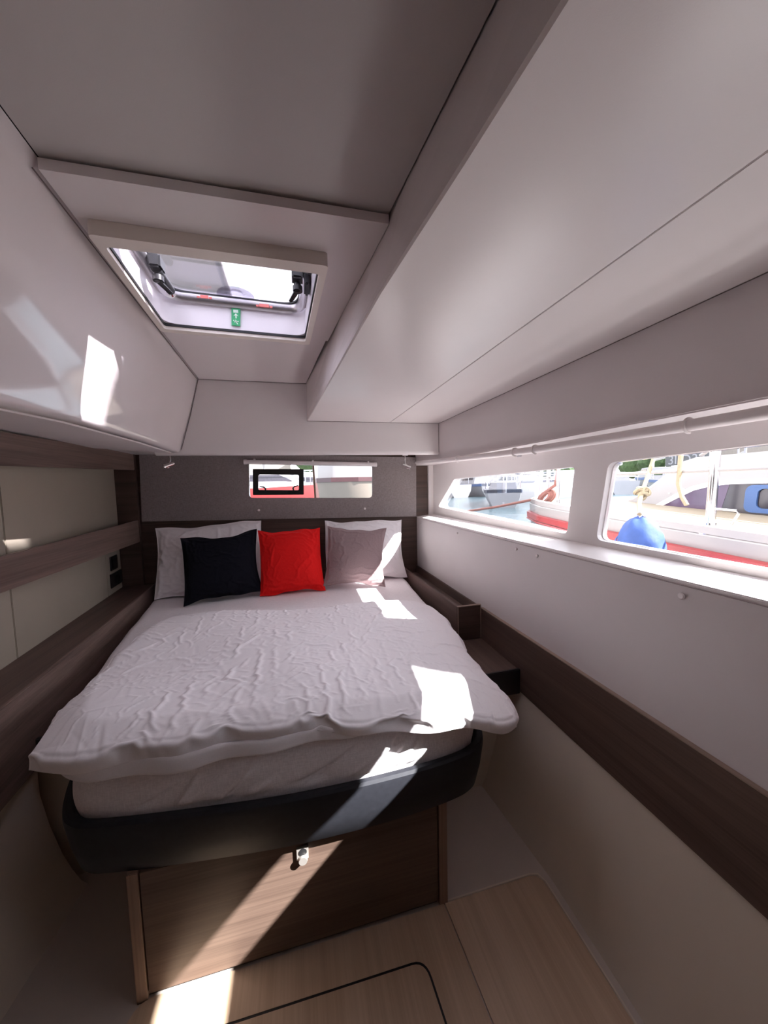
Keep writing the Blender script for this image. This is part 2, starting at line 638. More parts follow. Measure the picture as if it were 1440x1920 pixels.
BW = [(-0.366, 1.376), (0.578, 1.368), (0.585, 1.640), (-0.354, 1.648)]
bw = [(x, back_z(x, z)) for x, z in rpoly(BW, 0.03)]
wb = thing('wall_back', (0.0, 2.80, 0.0), 'dark veneered aft wall behind the headboard', 'wall', kind='structure')
obj('veneer_panel', B().holed([(-1.40, 0.0), (1.062, 0.0), (1.062, 1.78), (-1.40, 1.78)], [shrink(bw, -0.012)], lambda a, b: (a, 2.80, b), (0, 0.03, 0)), 'wood_dark', wb)
obj('end_return', B().box(1.063, 1.106, 2.775, 2.83, 1.18, 1.70, 0.004), 'gelcoat_satin', wb)
hb = [(-1.083, 1.216), (0.950, 1.208), (0.958, 1.70), (-1.068, 1.70)]
obj('headboard', B().holed([(x, back_z(x, z)) for x, z in hb], [bw], lambda a, b: (a, 2.782, b), (0, 0.018, 0)), 'fabric_grey',
    label='grey woven fabric headboard panel with a window cut-out below the white fascia', cat='headboard')
obj('outer_skin', B().holed([(-1.45, -0.06), (1.15, -0.06), (1.15, 2.25), (-1.45, 2.25)], [shrink(bw, -0.02)], lambda a, b: (a, 2.83, b), (0, 0.05, 0)), 'gelcoat_satin', wb)
w3 = thing('window_3', (0.11, 2.84, 1.36), 'small aft window above the pillows with a black opening portlight', 'window', kind='structure')
obj('pane', B().holed(shrink(bw, -0.01), [[(x, back_z(x, z)) for x, z in [(-0.30, 1.435), (-0.001, 1.435), (0.004, 1.553), (-0.294, 1.553)]]],
                      lambda a, b: (a, 2.835, b), (0, 0.0015, 0)), 'window_glass', w3)
obj('mullion', B().hexa([(x, 2.826, z) for x, z in ((0.117, 1.36), (0.131, 1.36), (0.124, 1.65), (0.110, 1.65))],
                        [(x, 2.85, z) for x, z in ((0.117, 1.36), (0.131, 1.36), (0.124, 1.65), (0.110, 1.65))]), 'wood_post', w3)
pf_o = [(x, back_z(x, z)) for x, z in rpoly([(-0.341, 1.396), (0.036, 1.396), (0.043, 1.597), (-0.332, 1.594)], 0.006)]
pf_i = [(x, back_z(x, z)) for x, z in rpoly([(-0.301, 1.436), (-0.001, 1.432), (0.004, 1.552), (-0.295, 1.552)], 0.012)]
obj('portlight_frame', B().holed(pf_o, [pf_i], lambda a, b: (a, 2.812, b), (0, 0.022, 0)), 'black_plastic', w3)
obj('portlight_pane', B().holed(shrink(pf_i, -0.004), [], lambda a, b: (a, 2.826, b), (0, 0.0015, 0)), 'window_glass', w3)
for sx, x in ((1, -0.262), (-1, -0.028)):
    h = B()
    h.tube([(x + 0.012 * sx, 2.808, 1.432), (x + 0.016 * sx, 2.80, 1.450), (x + 0.004 * sx, 2.80, 1.462), (x - 0.026 * sx, 2.80, 1.468)], [0.007, 0.007, 0.006, 0.004], 8)
    obj('latch', h, 'black_plastic', w3, smooth=True)

# white fascia above the headboard with its underside
fa = B()
prof = [(2.292, 2.12), (2.290, 1.685), (2.293, 1.668), (2.300, 1.660), (2.312, 1.657), (2.40, 1.668), (2.80, 1.705), (2.80, 2.12)]
fa.loft([[(-0.80, y, z) for y, z in prof], [0.956 * 0 + 0.9565, 0] and [(0.9565, y, z) for y, z in prof]], True, True)
obj('trim_2', fa, 'gelcoat_satin', smooth=True, label='white fascia beam across the cabin above the grey headboard', cat='trim', kind='structure')

def lip_x(y):
    return interp(y, [-0.7, 0.9, 1.9, 2.3], [-0.745, -0.702, -0.690, -0.660])


def lip_z(y):
    return interp(y, [-0.7, 0.9, 1.37, 1.9, 2.3], [1.640, 1.664, 1.686, 1.688, 1.672])


# left: overhead glossy locker side with its lip and underside
lo = B()
secs = []
for y in [-0.7, -0.2, 0.3, 0.6, 0.9, 1.1, 1.25, 1.37, 1.6, 1.75, 1.9, 2.1, 2.2, 2.286]:
    xt = -0.478 - (y - 0.79) * 0.044
    xl, zl = lip_x(y), lip_z(y)
    s = [(xt, y, 2.125)]
    for k in range(1, 9):
        t = k / 9
        bulge = 0.006 * math.sin(math.pi * t)
        s.append((lerp(xt, xl, t) - 0.0 + bulge, y, lerp(2.125, zl + 0.04, t)))
    s += [(xl, y, zl + 0.030), (xl - 0.003, y, zl + 0.015), (xl - 0.010, y, zl + 0.004), (xl - 0.022, y, zl - 0.001), (xl - 0.05, y, zl), (-1.35, y, 1.720), (-1.35, y, 2.2), (xt - 0.1, y, 2.2)]
    secs.append(s)
lo.loft(secs, True, True)
ovh = obj('wall_left_overhead', lo, 'gelcoat', smooth=True, label='glossy white overhead locker side along the left of the cabin', cat='wall', kind='structure')
un = B()
secs = []
for y in (-0.7, 0.5, 0.9, 1.1, 1.37, 1.6, 1.9, 2.286):
    xl = lip_x(y)
    x0, x1 = xl - 0.052, -1.13 - 0.084 * max(0.0, y - 1.588)
    zl = lip_z(y)
    z0, z1 = zl, lerp(zl, 1.720, (x1 - xl + 0.05) / (-1.35 - xl + 0.05))
    secs.append([(x0, y, z0 - 0.004), (x0, y, z0 + 0.001), (x1, y, z1 + 0.001), (x1, y, z1 - 0.004)])
un.loft(secs, True, True)
obj('underside_panel', un, 'underside_matt', ovh)
# underside closure between locker and back wall
obj('trim_3', B().box(-1.35, -0.62, 2.305, 2.80, 1.708, 1.76), 'gelcoat_satin', label='white underside of the corner above the left reading lamp', cat='trim', kind='structure')

# left wall: cream panels, rails
def lwx(y, off=0.0):
    return -1.127 - (y - 1.588) * 0.084 + off


wl = thing('wall_left', (-1.2, 1.2, 0.0), 'left cabin wall of cream panels with two brown wooden rails', 'wall', kind='structure')


def lpanel(name, y0, y1, z0, z1, mat, off=0.0, th=0.02, bev=0.002):
    return obj(name, B().hexa([(lwx(y0, off), y0, z0), (lwx(y1, off), y1, z0), (lwx(y1, off - th), y1, z0), (lwx(y0, off - th), y0, z0)],
                              [(lwx(y0, off), y0, z1), (lwx(y1, off), y1, z1), (lwx(y1, off - th), y1, z1), (lwx(y0, off - th), y0, z1)], bev), mat, wl)


lpanel('cream_panel', -0.7, 1.681, 0.70, 1.73, 'cream_panel')
lpanel('cream_panel', 1.686, 2.805, 1.14, 1.73, 'cream_panel')
lpanel('cream_panel', 1.686, 2.535, 0.70, 1.137, 'cream_panel')
lpanel('cream_panel', 2.538, 2.765, 0.70, 1.137, 'cream_panel')
lpanel('veneer_panel', 2.7655, 2.82, 0.70, 1.137, 'wood_dark', 0.001)
obj('veneer_panel', B().box(-1.25, -1.098, 2.775, 2.80, 0.7, 1.73), 'wood_dark', wl)
lpanel('backing', -0.7, 2.83, 0.0, 1.9, 'rubber_black', -0.03, 0.03, 0)
for z0a, z1a, z0b, z1b in ((1.560, 1.690, 1.600, 1.722), (1.083, 1.218, 1.098, 1.251)):
    r = B()
    ya, yb = -0.7, 2.776
    za0, za1 = lerp(z0a, z0b, (ya - 1.6) / 1.2), lerp(z1a, z1b, (ya - 1.6) / 1.2)
    x = -1.100
    r.hexa([(x, ya, za0), (x, yb, z0b), (x - 0.018, yb, z0b), (x - 0.018, ya, za0)],
           [(x, ya, za1), (x, yb, z1b), (x - 0.018, yb, z1b), (x - 0.018, ya, za1)], 0.003)
    obj('wood_rail', r, 'wood_brown_long', wl)
obj('outer_skin', B().box(-1.45, -1.36, -0.7, 2.83, -0.06, 2.22), 'gelcoat_satin', wl)
obj('lower_skin', B().box(-1.36, -1.16, -0.7, 2.83, -0.06, 0.60), 'gelcoat_satin', wl)

# ceiling
def step_x(y, z):
    xt = 0.073 + (2.29 - y) * 0.129
    xb = interp(y, [-0.7, 0.29, 0.453, 0.779, 2.29], [0.34, 0.243, 0.226, 0.188, 0.068])
    xm = xb + 0.014 * min(1.0, (2.29 - y) / 1.5)
    if z >= 1.915:
        return lerp(xm, xt, min(1.0, (z - 1.915) / 0.205))
    return lerp(xb, xm, (z - 1.874) / 0.041) if z > 1.874 else xb


cl = thing('ceiling', (0, 1.0, 1.87), 'white panelled cabin ceiling with a step and roof hatch', 'ceiling', kind='structure')


def top_x(y):
    return -0.478 - (y - 0.79) * 0.044


# hatch opening as a quad (near-left, near-right, far-right, far-left)
HQ = [(-0.444, 1.052), (0.082, 1.062), (0.052, 1.545), (-0.468, 1.520)]


def hq(s, t):
    a = Vector(HQ[0]).lerp(Vector(HQ[1]), s)
    b = Vector(HQ[3]).lerp(Vector(HQ[2]), s)
    v = a.lerp(b, t)
    return v.x, v.y


def hrect(m, r=0.05, n=5, side=None, far=None):
    """Hatch outline grown by m metres (side and far margins may differ)."""
    side = m if side is None else side
    far = m if far is None else far
    ds, dt, df = side / 0.52, m / 0.48, far / 0.48
    return rpoly([hq(-ds, -dt), hq(1 + ds, -dt), hq(1 + ds, 1 + df), hq(-ds, 1 + df)], r, n)


cp = [(top_x(0.88) + 0.004, 0.883), (step_x(0.88, 2.096) - 0.004, 0.883), (step_x(1.61, 2.096) - 0.005, 1.612), (top_x(1.61) + 0.004, 1.612)]
obj('ceiling_panel', B().holed(cp, [hrect(0.012, 0.03)], lambda a, b: (a, b, 2.096), (0, 0, 0.022)), 'ceiling_vinyl', cl)
cp = [(top_x(1.61) + 0.003, 1.614), (step_x(1.61, 2.1) - 0.014, 1.614), (step_x(2.29, 2.1) - 0.003, 2.288), (top_x(2.29) + 0.003, 2.288)]
obj('ceiling_panel', B().holed(cp, [], lambda a, b: (a, b, 2.099), (0, 0, 0.02)), 'ceiling_vinyl', cl)
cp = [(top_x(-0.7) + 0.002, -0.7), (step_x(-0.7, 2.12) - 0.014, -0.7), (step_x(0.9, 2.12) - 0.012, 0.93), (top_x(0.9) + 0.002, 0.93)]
obj('ceiling_panel', B().holed(cp, [], lambda a, b: (a, b, 2.124), (0, 0, 0.02)), 'ceiling_vinyl_shaded', cl)
obj('deck_core', B().holed([(-1.45, -0.75), (1.16, -0.75), (1.16, 2.88), (-1.45, 2.88)], [hrect(0.013, 0.06)], lambda a, b: (a, b, 2.146), (0, 0, 0.05)), 'rubber_black', cl)
# step between upper and lower ceiling
st = B()
secs = []
for y in (-0.7, 0.3, 0.453, 0.779, 1.4, 2.292):
    secs.append([(step_x(y, 2.13), y, 2.145), (step_x(y, 1.915), y, 1.915), (step_x(y, 1.874), y, 1.874), (step_x(y, 1.872) + 0.004, y, 1.870),
                 (0.605, y, 1.870), (0.605, y, 2.145)])
st.loft(secs, True, True)
obj('ceiling_step', st, 'ceiling_vinyl', cl)
for x0, x1 in ((0.609, 0.956),):
    obj('ceiling_panel', B().box(x0, x1, -0.7, 2.292, 1.870, 1.89, 0.001), 'ceiling_vinyl', cl)
obj('ceiling_backing', B().box(0.606, 0.956, -0.7, 2.288, 1.892, 2.145), 'rubber_black', cl)

# dark joints between the moulded panels
plain('joint_dark', (0.16, 0.13, 0.125), 0.8)
for nm, pth in (('left', [(top_x(y) - 0.006, y, 2.0965) for y in (0.884, 1.2, 1.6, 2.287)]),
                ('far', [(top_x(2.29), 2.2885, 2.098), (step_x(2.29, 2.1), 2.2885, 2.098)]),
                ('corner', [(top_x(2.287) - 0.002, 2.2885, 2.097), (lerp(top_x(2.287), lip_x(2.287), 0.5) + 0.006, 2.2885, 1.90), (lip_x(2.287) + 0.002, 2.2885, 1.69)]),
                ('right', [(0.9555, 2.2895, 1.868), (0.9555, 2.2895, 1.672)]),
                ('fascia', [(step_x(2.29, 1.87), 2.2895, 1.8695), (0.955, 2.2895, 1.8695)]),
                ('side', [(0.9555, -0.6, 1.8695), (0.9555, 2.288, 1.8695)])):
    obj('joint_seam', B().tube(pth, 0.0016, 6), 'joint_dark', cl)

# wall behind the photographer
obj('wall_front', B().box(-1.45, 1.16, -0.75, -0.70, -0.06, 2.15), 'wood_dark', label='dark wooden bulkhead behind the viewer', cat='wall', kind='structure')

# ================================================================== ROOF HATCH
ht = thing('roof_hatch', (-0.19, 1.30, 2.06), 'beige framed roof hatch with clear acrylic lid above the bed', 'hatch')
obj('trim_frame', B().holed(hrect(0.043, 0.012, 3, 0.020, 0.030), [hrect(0.0, 0.012, 3)], lambda a, b: (a, b, 2.060), (0, 0, 0.0355)), 'hatch_beige', ht)
obj('blind_track', B().holed(hrect(0.010, 0.012, 3), [hrect(-0.004, 0.012, 3)], lambda a, b: (a, b, 2.072), (0, 0, 0.008)), 'rubber_black', ht)
obj('coaming', B().holed(hrect(0.011, 0.06, 7), [hrect(-0.001, 0.055, 7)], lambda a, b: (a, b, 2.082), (0, 0, 0.125)), 'coaming_white', ht, smooth=True)
fr = B()
path = hrect(-0.010, 0.075, 8)
ring = [Vector((a, b, 0)) for a, b in path]
secs = []
n = len(ring)
cen = sum(ring, Vector()) / n
for i in range(n + 1):
    p = ring[i % n]
    d = (cen - p)
    nrm = (ring[(i + 1) % n] - ring[i - 1 if i <= n else i - 1 - n]) if False else (ring[(i + 1) % n] - ring[(i - 1) % n])
    inn = Vector((-nrm.y, nrm.x, 0)).normalized()
    secs.append([(p + inn * a) + Vector((0, 0, z)) for a, z in ((-0.010, 2.166), (0.002, 2.160), (0.012, 2.166), (0.018, 2.178), (0.018, 2.192), (-0.010, 2.192))])
fr.loft(secs, True, False)
obj('lid_frame', fr, 'aluminium', ht, smooth=True)
obj('lid_seal', B().holed(hrect(-0.024, 0.07, 8), [hrect(-0.030, 0.068, 8)], lambda a, b: (a, b, 2.188), (0, 0, 0.006)), 'rubber_black', ht)
obj('acrylic_lid', B().holed(hrect(0.02, 0.06, 8), [], lambda a, b: (a, b, 2.196), (0, 0, 0.002)), 'hatch_acrylic', ht)
for sgn, (x, y) in ((1, (-0.412, 1.30)), (-1, (0.020, 1.275))):
    lt = obj('latch', B().box(x - 0.014, x + 0.022 * 1, y - 0.035, y + 0.02, 2.145, 2.188, 0.006), 'black_plastic', ht, smooth=True)
    obj('latch_knob', B().lathe([(0.0, 0), (0.016, 0.0), (0.016, 0.016), (0.009, 0.020), (0.009, 0.03)], (x + 0.004, y, 2.118), n=14), 'black_plastic', lt, smooth=True)
    lv = B()
    lv.hexa([(x - 0.006, y - 0.006, 2.112), (x + 0.012, y - 0.010, 2.112), (x + 0.022 * sgn + 0.008, y + 0.055, 2.106), (x + 0.022 * sgn - 0.006, y + 0.058, 2.106)],
            [(x - 0.006, y - 0.006, 2.124), (x + 0.012, y - 0.010, 2.124), (x + 0.022 * sgn + 0.008, y + 0.055, 2.116), (x + 0.022 * sgn - 0.006, y + 0.058, 2.116)], 0.003)
    obj('latch_lever', lv, 'black_plastic', lt, smooth=True)
    if sgn == 1:
        ar = B().tube([(x + 0.004, y - 0.01, 2.150), (x + 0.004, y + 0.115, 2.150)], 0.015, 10)
        obj('friction_arm', ar, 'black_plastic', ht, smooth=True)
        obj('arm_tip', B().lathe([(0.0, 0), (0.007, 0.0), (0.007, 0.022), (0, 0.024)], (x + 0.004, y + 0.112, 2.148), (0, 1, -0.2), 10), 'chrome', ht, smooth=True)
    else:
        obj('friction_arm', B().box(x + 0.026, x + 0.044, y - 0.03, y + 0.05, 2.13, 2.18, 0.005), 'black_plastic', ht)
for x0, x1, z in ((-0.344, -0.292, 2.172), (-0.134, -0.073, 2.165)):
    ym = 1.52 + 0.025 * ((x0 + x1) / 2 + 0.468) / 0.52 - 0.0285
    obj('red_marking', B().box(x0 + 0.012, x1 - 0.012, ym - 0.0012, ym + 0.010, z + 0.003, z + 0.014), 'sign_red', ht)
    for k in range(2):
        xx = x0 if k == 0 else x1 - 0.010
        obj('red_marking', B().box(xx, xx + 0.010, ym - 0.0012, ym + 0.010, z + 0.003, z + 0.009), 'sign_red', ht)
obj('round_vent', B().lathe([(0.0, 0), (0.068, 0.0), (0.068, 0.004), (0.030, 0.006), (0.026, 0.016), (0.0, 0.018)], (-0.208, 1.515, 2.199), n=28), 'vent_plastic',
    smooth=True, label='round translucent vent cap on top of the roof hatch lid', cat='vent')
# emergency exit sticker on the far side of the coaming
es = thing('exit_sign', (-0.213, 1.5225, 2.095), 'small green emergency exit sticker with white arrow and running figure inside the roof hatch', 'sign')
ey = 1.5235
obj('sticker', B().hexa([(-0.231, ey, 2.094), (-0.199, ey, 2.094), (-0.195, ey, 2.160), (-0.228, ey, 2.160)],
                        [(-0.231, ey + 0.002, 2.094), (-0.199, ey + 0.002, 2.094), (-0.195, ey + 0.002, 2.160), (-0.228, ey + 0.002, 2.160)]), 'sign_green', es)


def glyph(name, polys):
    b = B()
    for pl in polys:
        b.hexa([(x, ey - 0.0012, z) for x, z in pl], [(x, ey - 0.0002, z) for x, z in pl])
    obj(name, b, 'sign_white', es)


gx, gz = -0.2125, 2.094
glyph('exit_pictogram', [[(gx - 0.009, gz + 0.049), (gx + 0.009, gz + 0.049), (gx + 0.009, gz + 0.060), (gx - 0.009, gz + 0.060)]])
glyph('arrow', [[(gx - 0.0022, gz + 0.028), (gx + 0.0022, gz + 0.028), (gx + 0.0022, gz + 0.040), (gx - 0.0022, gz + 0.040)],
                [(gx - 0.009, gz + 0.036), (gx, gz + 0.040), (gx, gz + 0.047)], [(gx + 0.009, gz + 0.036), (gx, gz + 0.047), (gx, gz + 0.040)]])
glyph('running_figure', [[(gx - 0.011, gz + 0.017), (gx - 0.007, gz + 0.017), (gx - 0.007, gz + 0.021), (gx - 0.011, gz + 0.021)],
                         [(gx - 0.008, gz + 0.012), (gx + 0.009, gz + 0.015), (gx + 0.009, gz + 0.018), (gx - 0.006, gz + 0.016)],
                         [(gx - 0.003, gz + 0.022), (gx - 0.0005, gz + 0.022), (gx + 0.002, gz + 0.012), (gx - 0.002, gz + 0.012)],
                         [(gx - 0.002, gz + 0.013), (gx + 0.002, gz + 0.013), (gx + 0.007, gz + 0.006), (gx + 0.004, gz + 0.005)]])

# ================================================================== FITTED FURNITURE
# left shelf box
def lbx(y):
    return -0.913 - (y - 1.27) * 0.068


sb = thing('side_shelf', (-1.03, 1.2, 0.5), 'long brown wooden shelf ledge along the left wall', 'shelf')
b = B().hexa([(lwx(-0.7, 0.001), -0.7, 0.772), (lbx(-0.7) - 0.016, -0.7, 0.772), (lbx(2.77) - 0.016, 2.77, 0.772), (lwx(2.77, 0.001), 2.77, 0.772)],
             [(lwx(-0.7, 0.001), -0.7, 0.79), (lbx(-0.7) - 0.016, -0.7, 0.79), (lbx(2.77) - 0.016, 2.77, 0.79), (lwx(2.77, 0.001), 2.77, 0.79)])
obj('shelf_top', b, 'wood_dark_long', sb)
b = B().hexa([(lbx(-0.7) - 0.015, -0.7, 0.50), (lbx(-0.7), -0.7, 0.50), (lbx(2.77), 2.77, 0.50), (lbx(2.77) - 0.015, 2.77, 0.50)],
             [(lbx(-0.7) - 0.015, -0.7, 0.796), (lbx(-0.7), -0.7, 0.796), (lbx(2.77), 2.77, 0.796), (lbx(2.77) - 0.015, 2.77, 0.796)], 0.003)
obj('front_board', b, 'wood_brown_long', sb)

# right ledge tray beside the bed
rt = thing('ledge_tray', (0.88, 2.2, 0.60), 'dark brown wooden ledge tray between the bed head and the right wall', 'tray')
obj('inner_board', B().hexa([(0.808, 1.712, 0.60), (0.826, 1.712, 0.60), (0.812, 2.775, 0.60), (0.794, 2.775, 0.60)],
                            [(0.808, 1.712, 0.785), (0.826, 1.712, 0.785), (0.812, 2.775, 0.785), (0.794, 2.775, 0.785)], 0.002), 'wood_dark_long', rt)
obj('end_board', B().box(0.808, 0.9435, 1.698, 1.7115, 0.601, 0.786, 0.002), 'wood_dark', rt)
obj('edge_band', B().box(0.8065, 0.8105, 1.6965, 1.7, 0.602, 0.789), 'wood_band', rt)
obj('edge_band', B().box(0.9405, 0.9437, 1.6965, 1.7, 0.602, 0.789), 'wood_band', rt)
obj('edge_band', B().box(0.8065, 0.9437, 1.697, 1.7125, 0.7862, 0.789), 'wood_band', rt)
obj('tray_bottom', B().hexa([(0.827, 1.712, 0.70), (0.943, 1.712, 0.70), (0.943, 2.775, 0.70), (0.813, 2.775, 0.70)],
                            [(0.827, 1.712, 0.712), (0.943, 1.712, 0.712), (0.943, 2.775, 0.712), (0.813, 2.775, 0.712)]), 'wood_dark_long', rt)

# bedside steps with black nosing
for nm, sx, xin, xout, y0, lab in (('bedside_step', 1, 0.60, 0.943, 1.352, 'dark wooden step with black nosing at the right of the bed'),
                                   ('bedside_step', -1, -0.60, -0.925, 1.412, 'dark wooden step with black nosing at the left of the bed, mostly under the duvet')):
    s = thing(nm, ((xin + xout) / 2, y0 + 0.2, 0.56), lab, 'step')
    if sx > 0:
        q = [(0.712, y0 + 0.006), (0.943, y0 + 0.006), (0.943, 1.697), (0.752, 1.697)]
    else:
        q = [(-0.912, y0 + 0.006), (-0.84, y0 + 0.006), (-0.905, 1.85), (-0.945, 1.85)]
    obj('step_top', B().hexa([(a, c, 0.565) for a, c in q], [(a, c, 0.599) for a, c in q], 0.001), 'wood_dark_long', s)
    obj('nosing', B().box(min(q[0][0], q[1][0]) - (0.0 if sx > 0 else 0.010), max(q[0][0], q[1][0]), y0 - 0.010, y0 + 0.005, 0.490, 0.606, 0.003), 'black_plastic', s)

# ================================================================== BED
FT = [(-0.80, 1.50), (-0.740, 1.26), (-0.704, 1.152), (-0.672, 1.088), (-0.641, 1.055), (-0.585, 1.030), (-0.43, 1.006), (-0.20, 0.980), (-0.036, 0.968), (0.175, 0.966), (0.353, 0.974),
      (0.47, 0.988), (0.53, 1.004), (0.575, 1.032), (0.604, 1.078), (0.622, 1.15), (0.645, 1.26), (0.69, 1.50)]


def smooth_path(pts, n):
    """Catmull-Rom resample of a 2-D path."""
    p = np.array([pts[0]] + list(pts) + [pts[-1]], float)
    out = []
    segs = len(pts) - 1
    for k in range(n):
        t = k / (n - 1) * segs
        i = min(int(t), segs - 1)
        f = t - i
        a, b_, c, d = p[i], p[i + 1], p[i + 2], p[i + 3]
        out.append(0.5 * ((2 * b_) + (-a + c) * f + (2 * a - 5 * b_ + 4 * c - d) * f * f + (-a + 3 * b_ - 3 * c + d) * f ** 3))
    return np.array(out)


bed = thing('bed_base', (-0.05, 1.9, 0.0), 'built-in bed base with charcoal padded front frame and brown drawer front', 'bed')
fp = smooth_path(FT, 90)
tan = np.gradient(fp, axis=0)
nrm = np.stack([-tan[:, 1], tan[:, 0]], 1)
nrm /= np.linalg.norm(nrm, axis=1)[:, None]     # towards the inside of the bed
prof = [(0.034, 0.40), (0.030, 0.396), (0.026, 0.400), (0.010, 0.47), (0.0, 0.545), (0.001, 0.560), (0.008, 0.567), (0.022, 0.567), (0.030, 0.560), (0.034, 0.54)]
fr = B()
fr.loft([[(p[0] + q[0] * a, p[1] + q[1] * a, z) for a, z in prof] for p, q in zip(fp, nrm)], True, True)
obj('front_frame', fr, 'frame_charcoal', bed, smooth=True)
plan = [tuple(p + q * 0.036) for p, q in zip(fp, nrm)] + [(0.79, 2.775), (-1.015, 2.775)]
obj('platform', B().holed(plan, [], lambda a, b: (a, b, 0.40), (0, 0, 0.10)), 'frame_charcoal', bed)
obj('plinth', B().box(-0.49, 0.43, 1.052, 2.75, 0.0, 0.40), 'hull_cream', bed)
dr = obj('drawer_front', B().box(-0.474, 0.409, 1.031, 1.050, 0.022, 0.398, 0.0015), 'wood_drawer', bed)
obj('toe_shadow_strip', B().box(-0.474, 0.409, 1.046, 1.0515, 0.0005, 0.021), 'rubber_black', bed)  # black strip paints the shade of the gap under the drawer
for x0, x1 in ((-0.506, -0.478), (0.413, 0.443)):
    obj('side_post', B().box(x0, x1, 1.030, 1.052, 0.0, 0.399, 0.0015), 'wood_post', bed)
# chrome push latch
lk = obj('push_latch', B().box(-0.053, -0.017, 1.023, 1.031, 0.316, 0.354, 0.001), 'nickel', dr)
obj('latch_button', B().lathe([(0.0, 0.0), (0.0125, 0.0), (0.0135, 0.003), (0.0135, 0.014)], (-0.034, 1.014, 0.319), (0, 1, 0), 22), 'nickel', lk, smooth=True)
obj('latch_recess', B().lathe([(0.0, 0.0), (0.012, 0.0), (0.012, 0.004)], (-0.034, 1.0215, 0.341), (0, 1, 0), 18), 'black_plastic', lk, smooth=True)

# ---------------------------------------------------------------- mattress with fitted sheet
MZ = 0.735
mplan_front = [tuple(p + q * 0.036) for p, q in zip(fp[6:-6], nrm[6:-6])]
mpts = mplan_front + [(0.70, 1.50), (0.745, 2.0), (0.785, 2.55), (0.782, 2.70), (0.74, 2.765), (0.4, 2.772), (-0.3, 2.772), (-0.93, 2.772), (-0.985, 2.73), (-0.990, 2.62), (-0.922, 2.1), (-0.84, 1.6)]
# resample outline uniformly
mp_ = np.array(mpts + [mpts[0]], float)
seg = np.linalg.norm(np.diff(mp_, axis=0), axis=1)
cum = np.concatenate([[0], np.cumsum(seg)])
NO = 1500
ss = np.linspace(0, cum[-1], NO, endpoint=False)
ox = np.interp(ss, cum, mp_[:, 0])
oy = np.interp(ss, cum, mp_[:, 1])
for _ in range(40):
    ox = (np.roll(ox, 1) + ox * 2 + np.roll(ox, -1)) / 4
    oy = (np.roll(oy, 1) + oy * 2 + np.roll(oy, -1)) / 4
tx = np.roll(ox, -1) - np.roll(ox, 1)
ty = np.roll(oy, -1) - np.roll(oy, 1)
ll = np.hypot(tx, ty)
nx, ny = -ty / ll, tx / ll            # inward (outline runs counter-clockwise)
rng = np.random.default_rng(3)
prof = [(0.020, 0.502), (0.008, 0.512), (0.002, 0.53)]
prof += [(0.002 - 0.012 * math.sin(math.pi * k / 36), 0.53 + 0.155 * k / 36) for k in range(1, 37)]
for k in range(1, 9):
    a = math.pi / 2 * k / 8
    prof.append((0.002 + 0.050 * (1 - math.cos(a)), 0.685 + 0.050 * math.sin(a)))

V = []
S2, Z2 = np.meshgrid(ss, np.array([p[1] for p in prof]), indexing='xy')
frontmask = np.clip((1.25 - oy) / 0.12, 0, 1)
cr = crease_field(S2 - ss[np.argmin(np.abs(ox - 0.0) + np.abs(oy - 1.0))], Z2 * 1.0, rng, 18, (-0.45, 0.35, 0.55, 0.64), (0.004, 0.009), (0.006, 0.014), (0.06, 0.16), direction=0.60, spread=0.22, bend=0.8)
for k, (ins, z) in enumerate(prof):
    fade = np.clip((0.70 - z) / 0.05, 0, 1) * np.clip((z - 0.572) / 0.02, 0, 1) if k < 47 else 0
    low = 0.003 * np.sin(ss * 9 + z * 14) + 0.002 * np.sin(ss * 23 - z * 31)
    d = ins - (cr[k] * frontmask * fade) + low * 0.7
    V.append(np.stack([ox + nx * d, oy + ny * d, np.full(NO, z)], 1))
cxm, cym = ox.mean(), oy.mean()
last = V[-1]
for f in (0.985, 0.95, 0.65, 0.3, 0.01):
    V.append(np.stack([cxm + (last[:, 0] - cxm) * f, cym + (last[:, 1] - cym) * f, np.full(NO, MZ)], 1))
V = np.concatenate(V)
Fm = []
NR = len(prof) + 5
for k in range(NR - 1):
    for i in range(NO):
        j = (i + 1) % NO
        Fm.append((k * NO + i, k * NO + j, (k + 1) * NO + j, (k + 1) * NO + i))
Fm.append(tuple(range((NR - 1) * NO, NR * NO)))
Fm.append(tuple(range(NO))[::-1])
mattress = mesh_obj('mattress', V, Fm, 'terry_white', label='thick mattress in a white fitted terry sheet filling the bed frame', cat='mattress')

# ---------------------------------------------------------------- duvet
def outside_dist(X, Y):
    """Distance outside the mattress plan (0 inside), from sampled outline."""
    inner = np.stack([ox + nx * 0.04, oy + ny * 0.04], 1)[::4]
    P = np.stack([X.ravel(), Y.ravel()], 1)
    D = np.empty(len(P))
    A = inner
    Bp = np.roll(inner, -1, axis=0)
    ins = np.zeros(len(P), bool)
    D[:] = 1e9
    for a, b_ in zip(A, Bp):
        ab = b_ - a
        t = np.clip(((P - a) @ ab) / (ab @ ab), 0, 1)
        D = np.minimum(D, np.linalg.norm(P - a - t[:, None] * ab, axis=1))
        cond = (a[1] > P[:, 1]) != (b_[1] > P[:, 1])
        xin = (b_[0] - a[0]) * (P[:, 1] - a[1]) / (b_[1] - a[1] + 1e-12) + a[0]
        ins ^= cond & (P[:, 0] < xin)
    D[ins] = 0
    return D.reshape(X.shape)


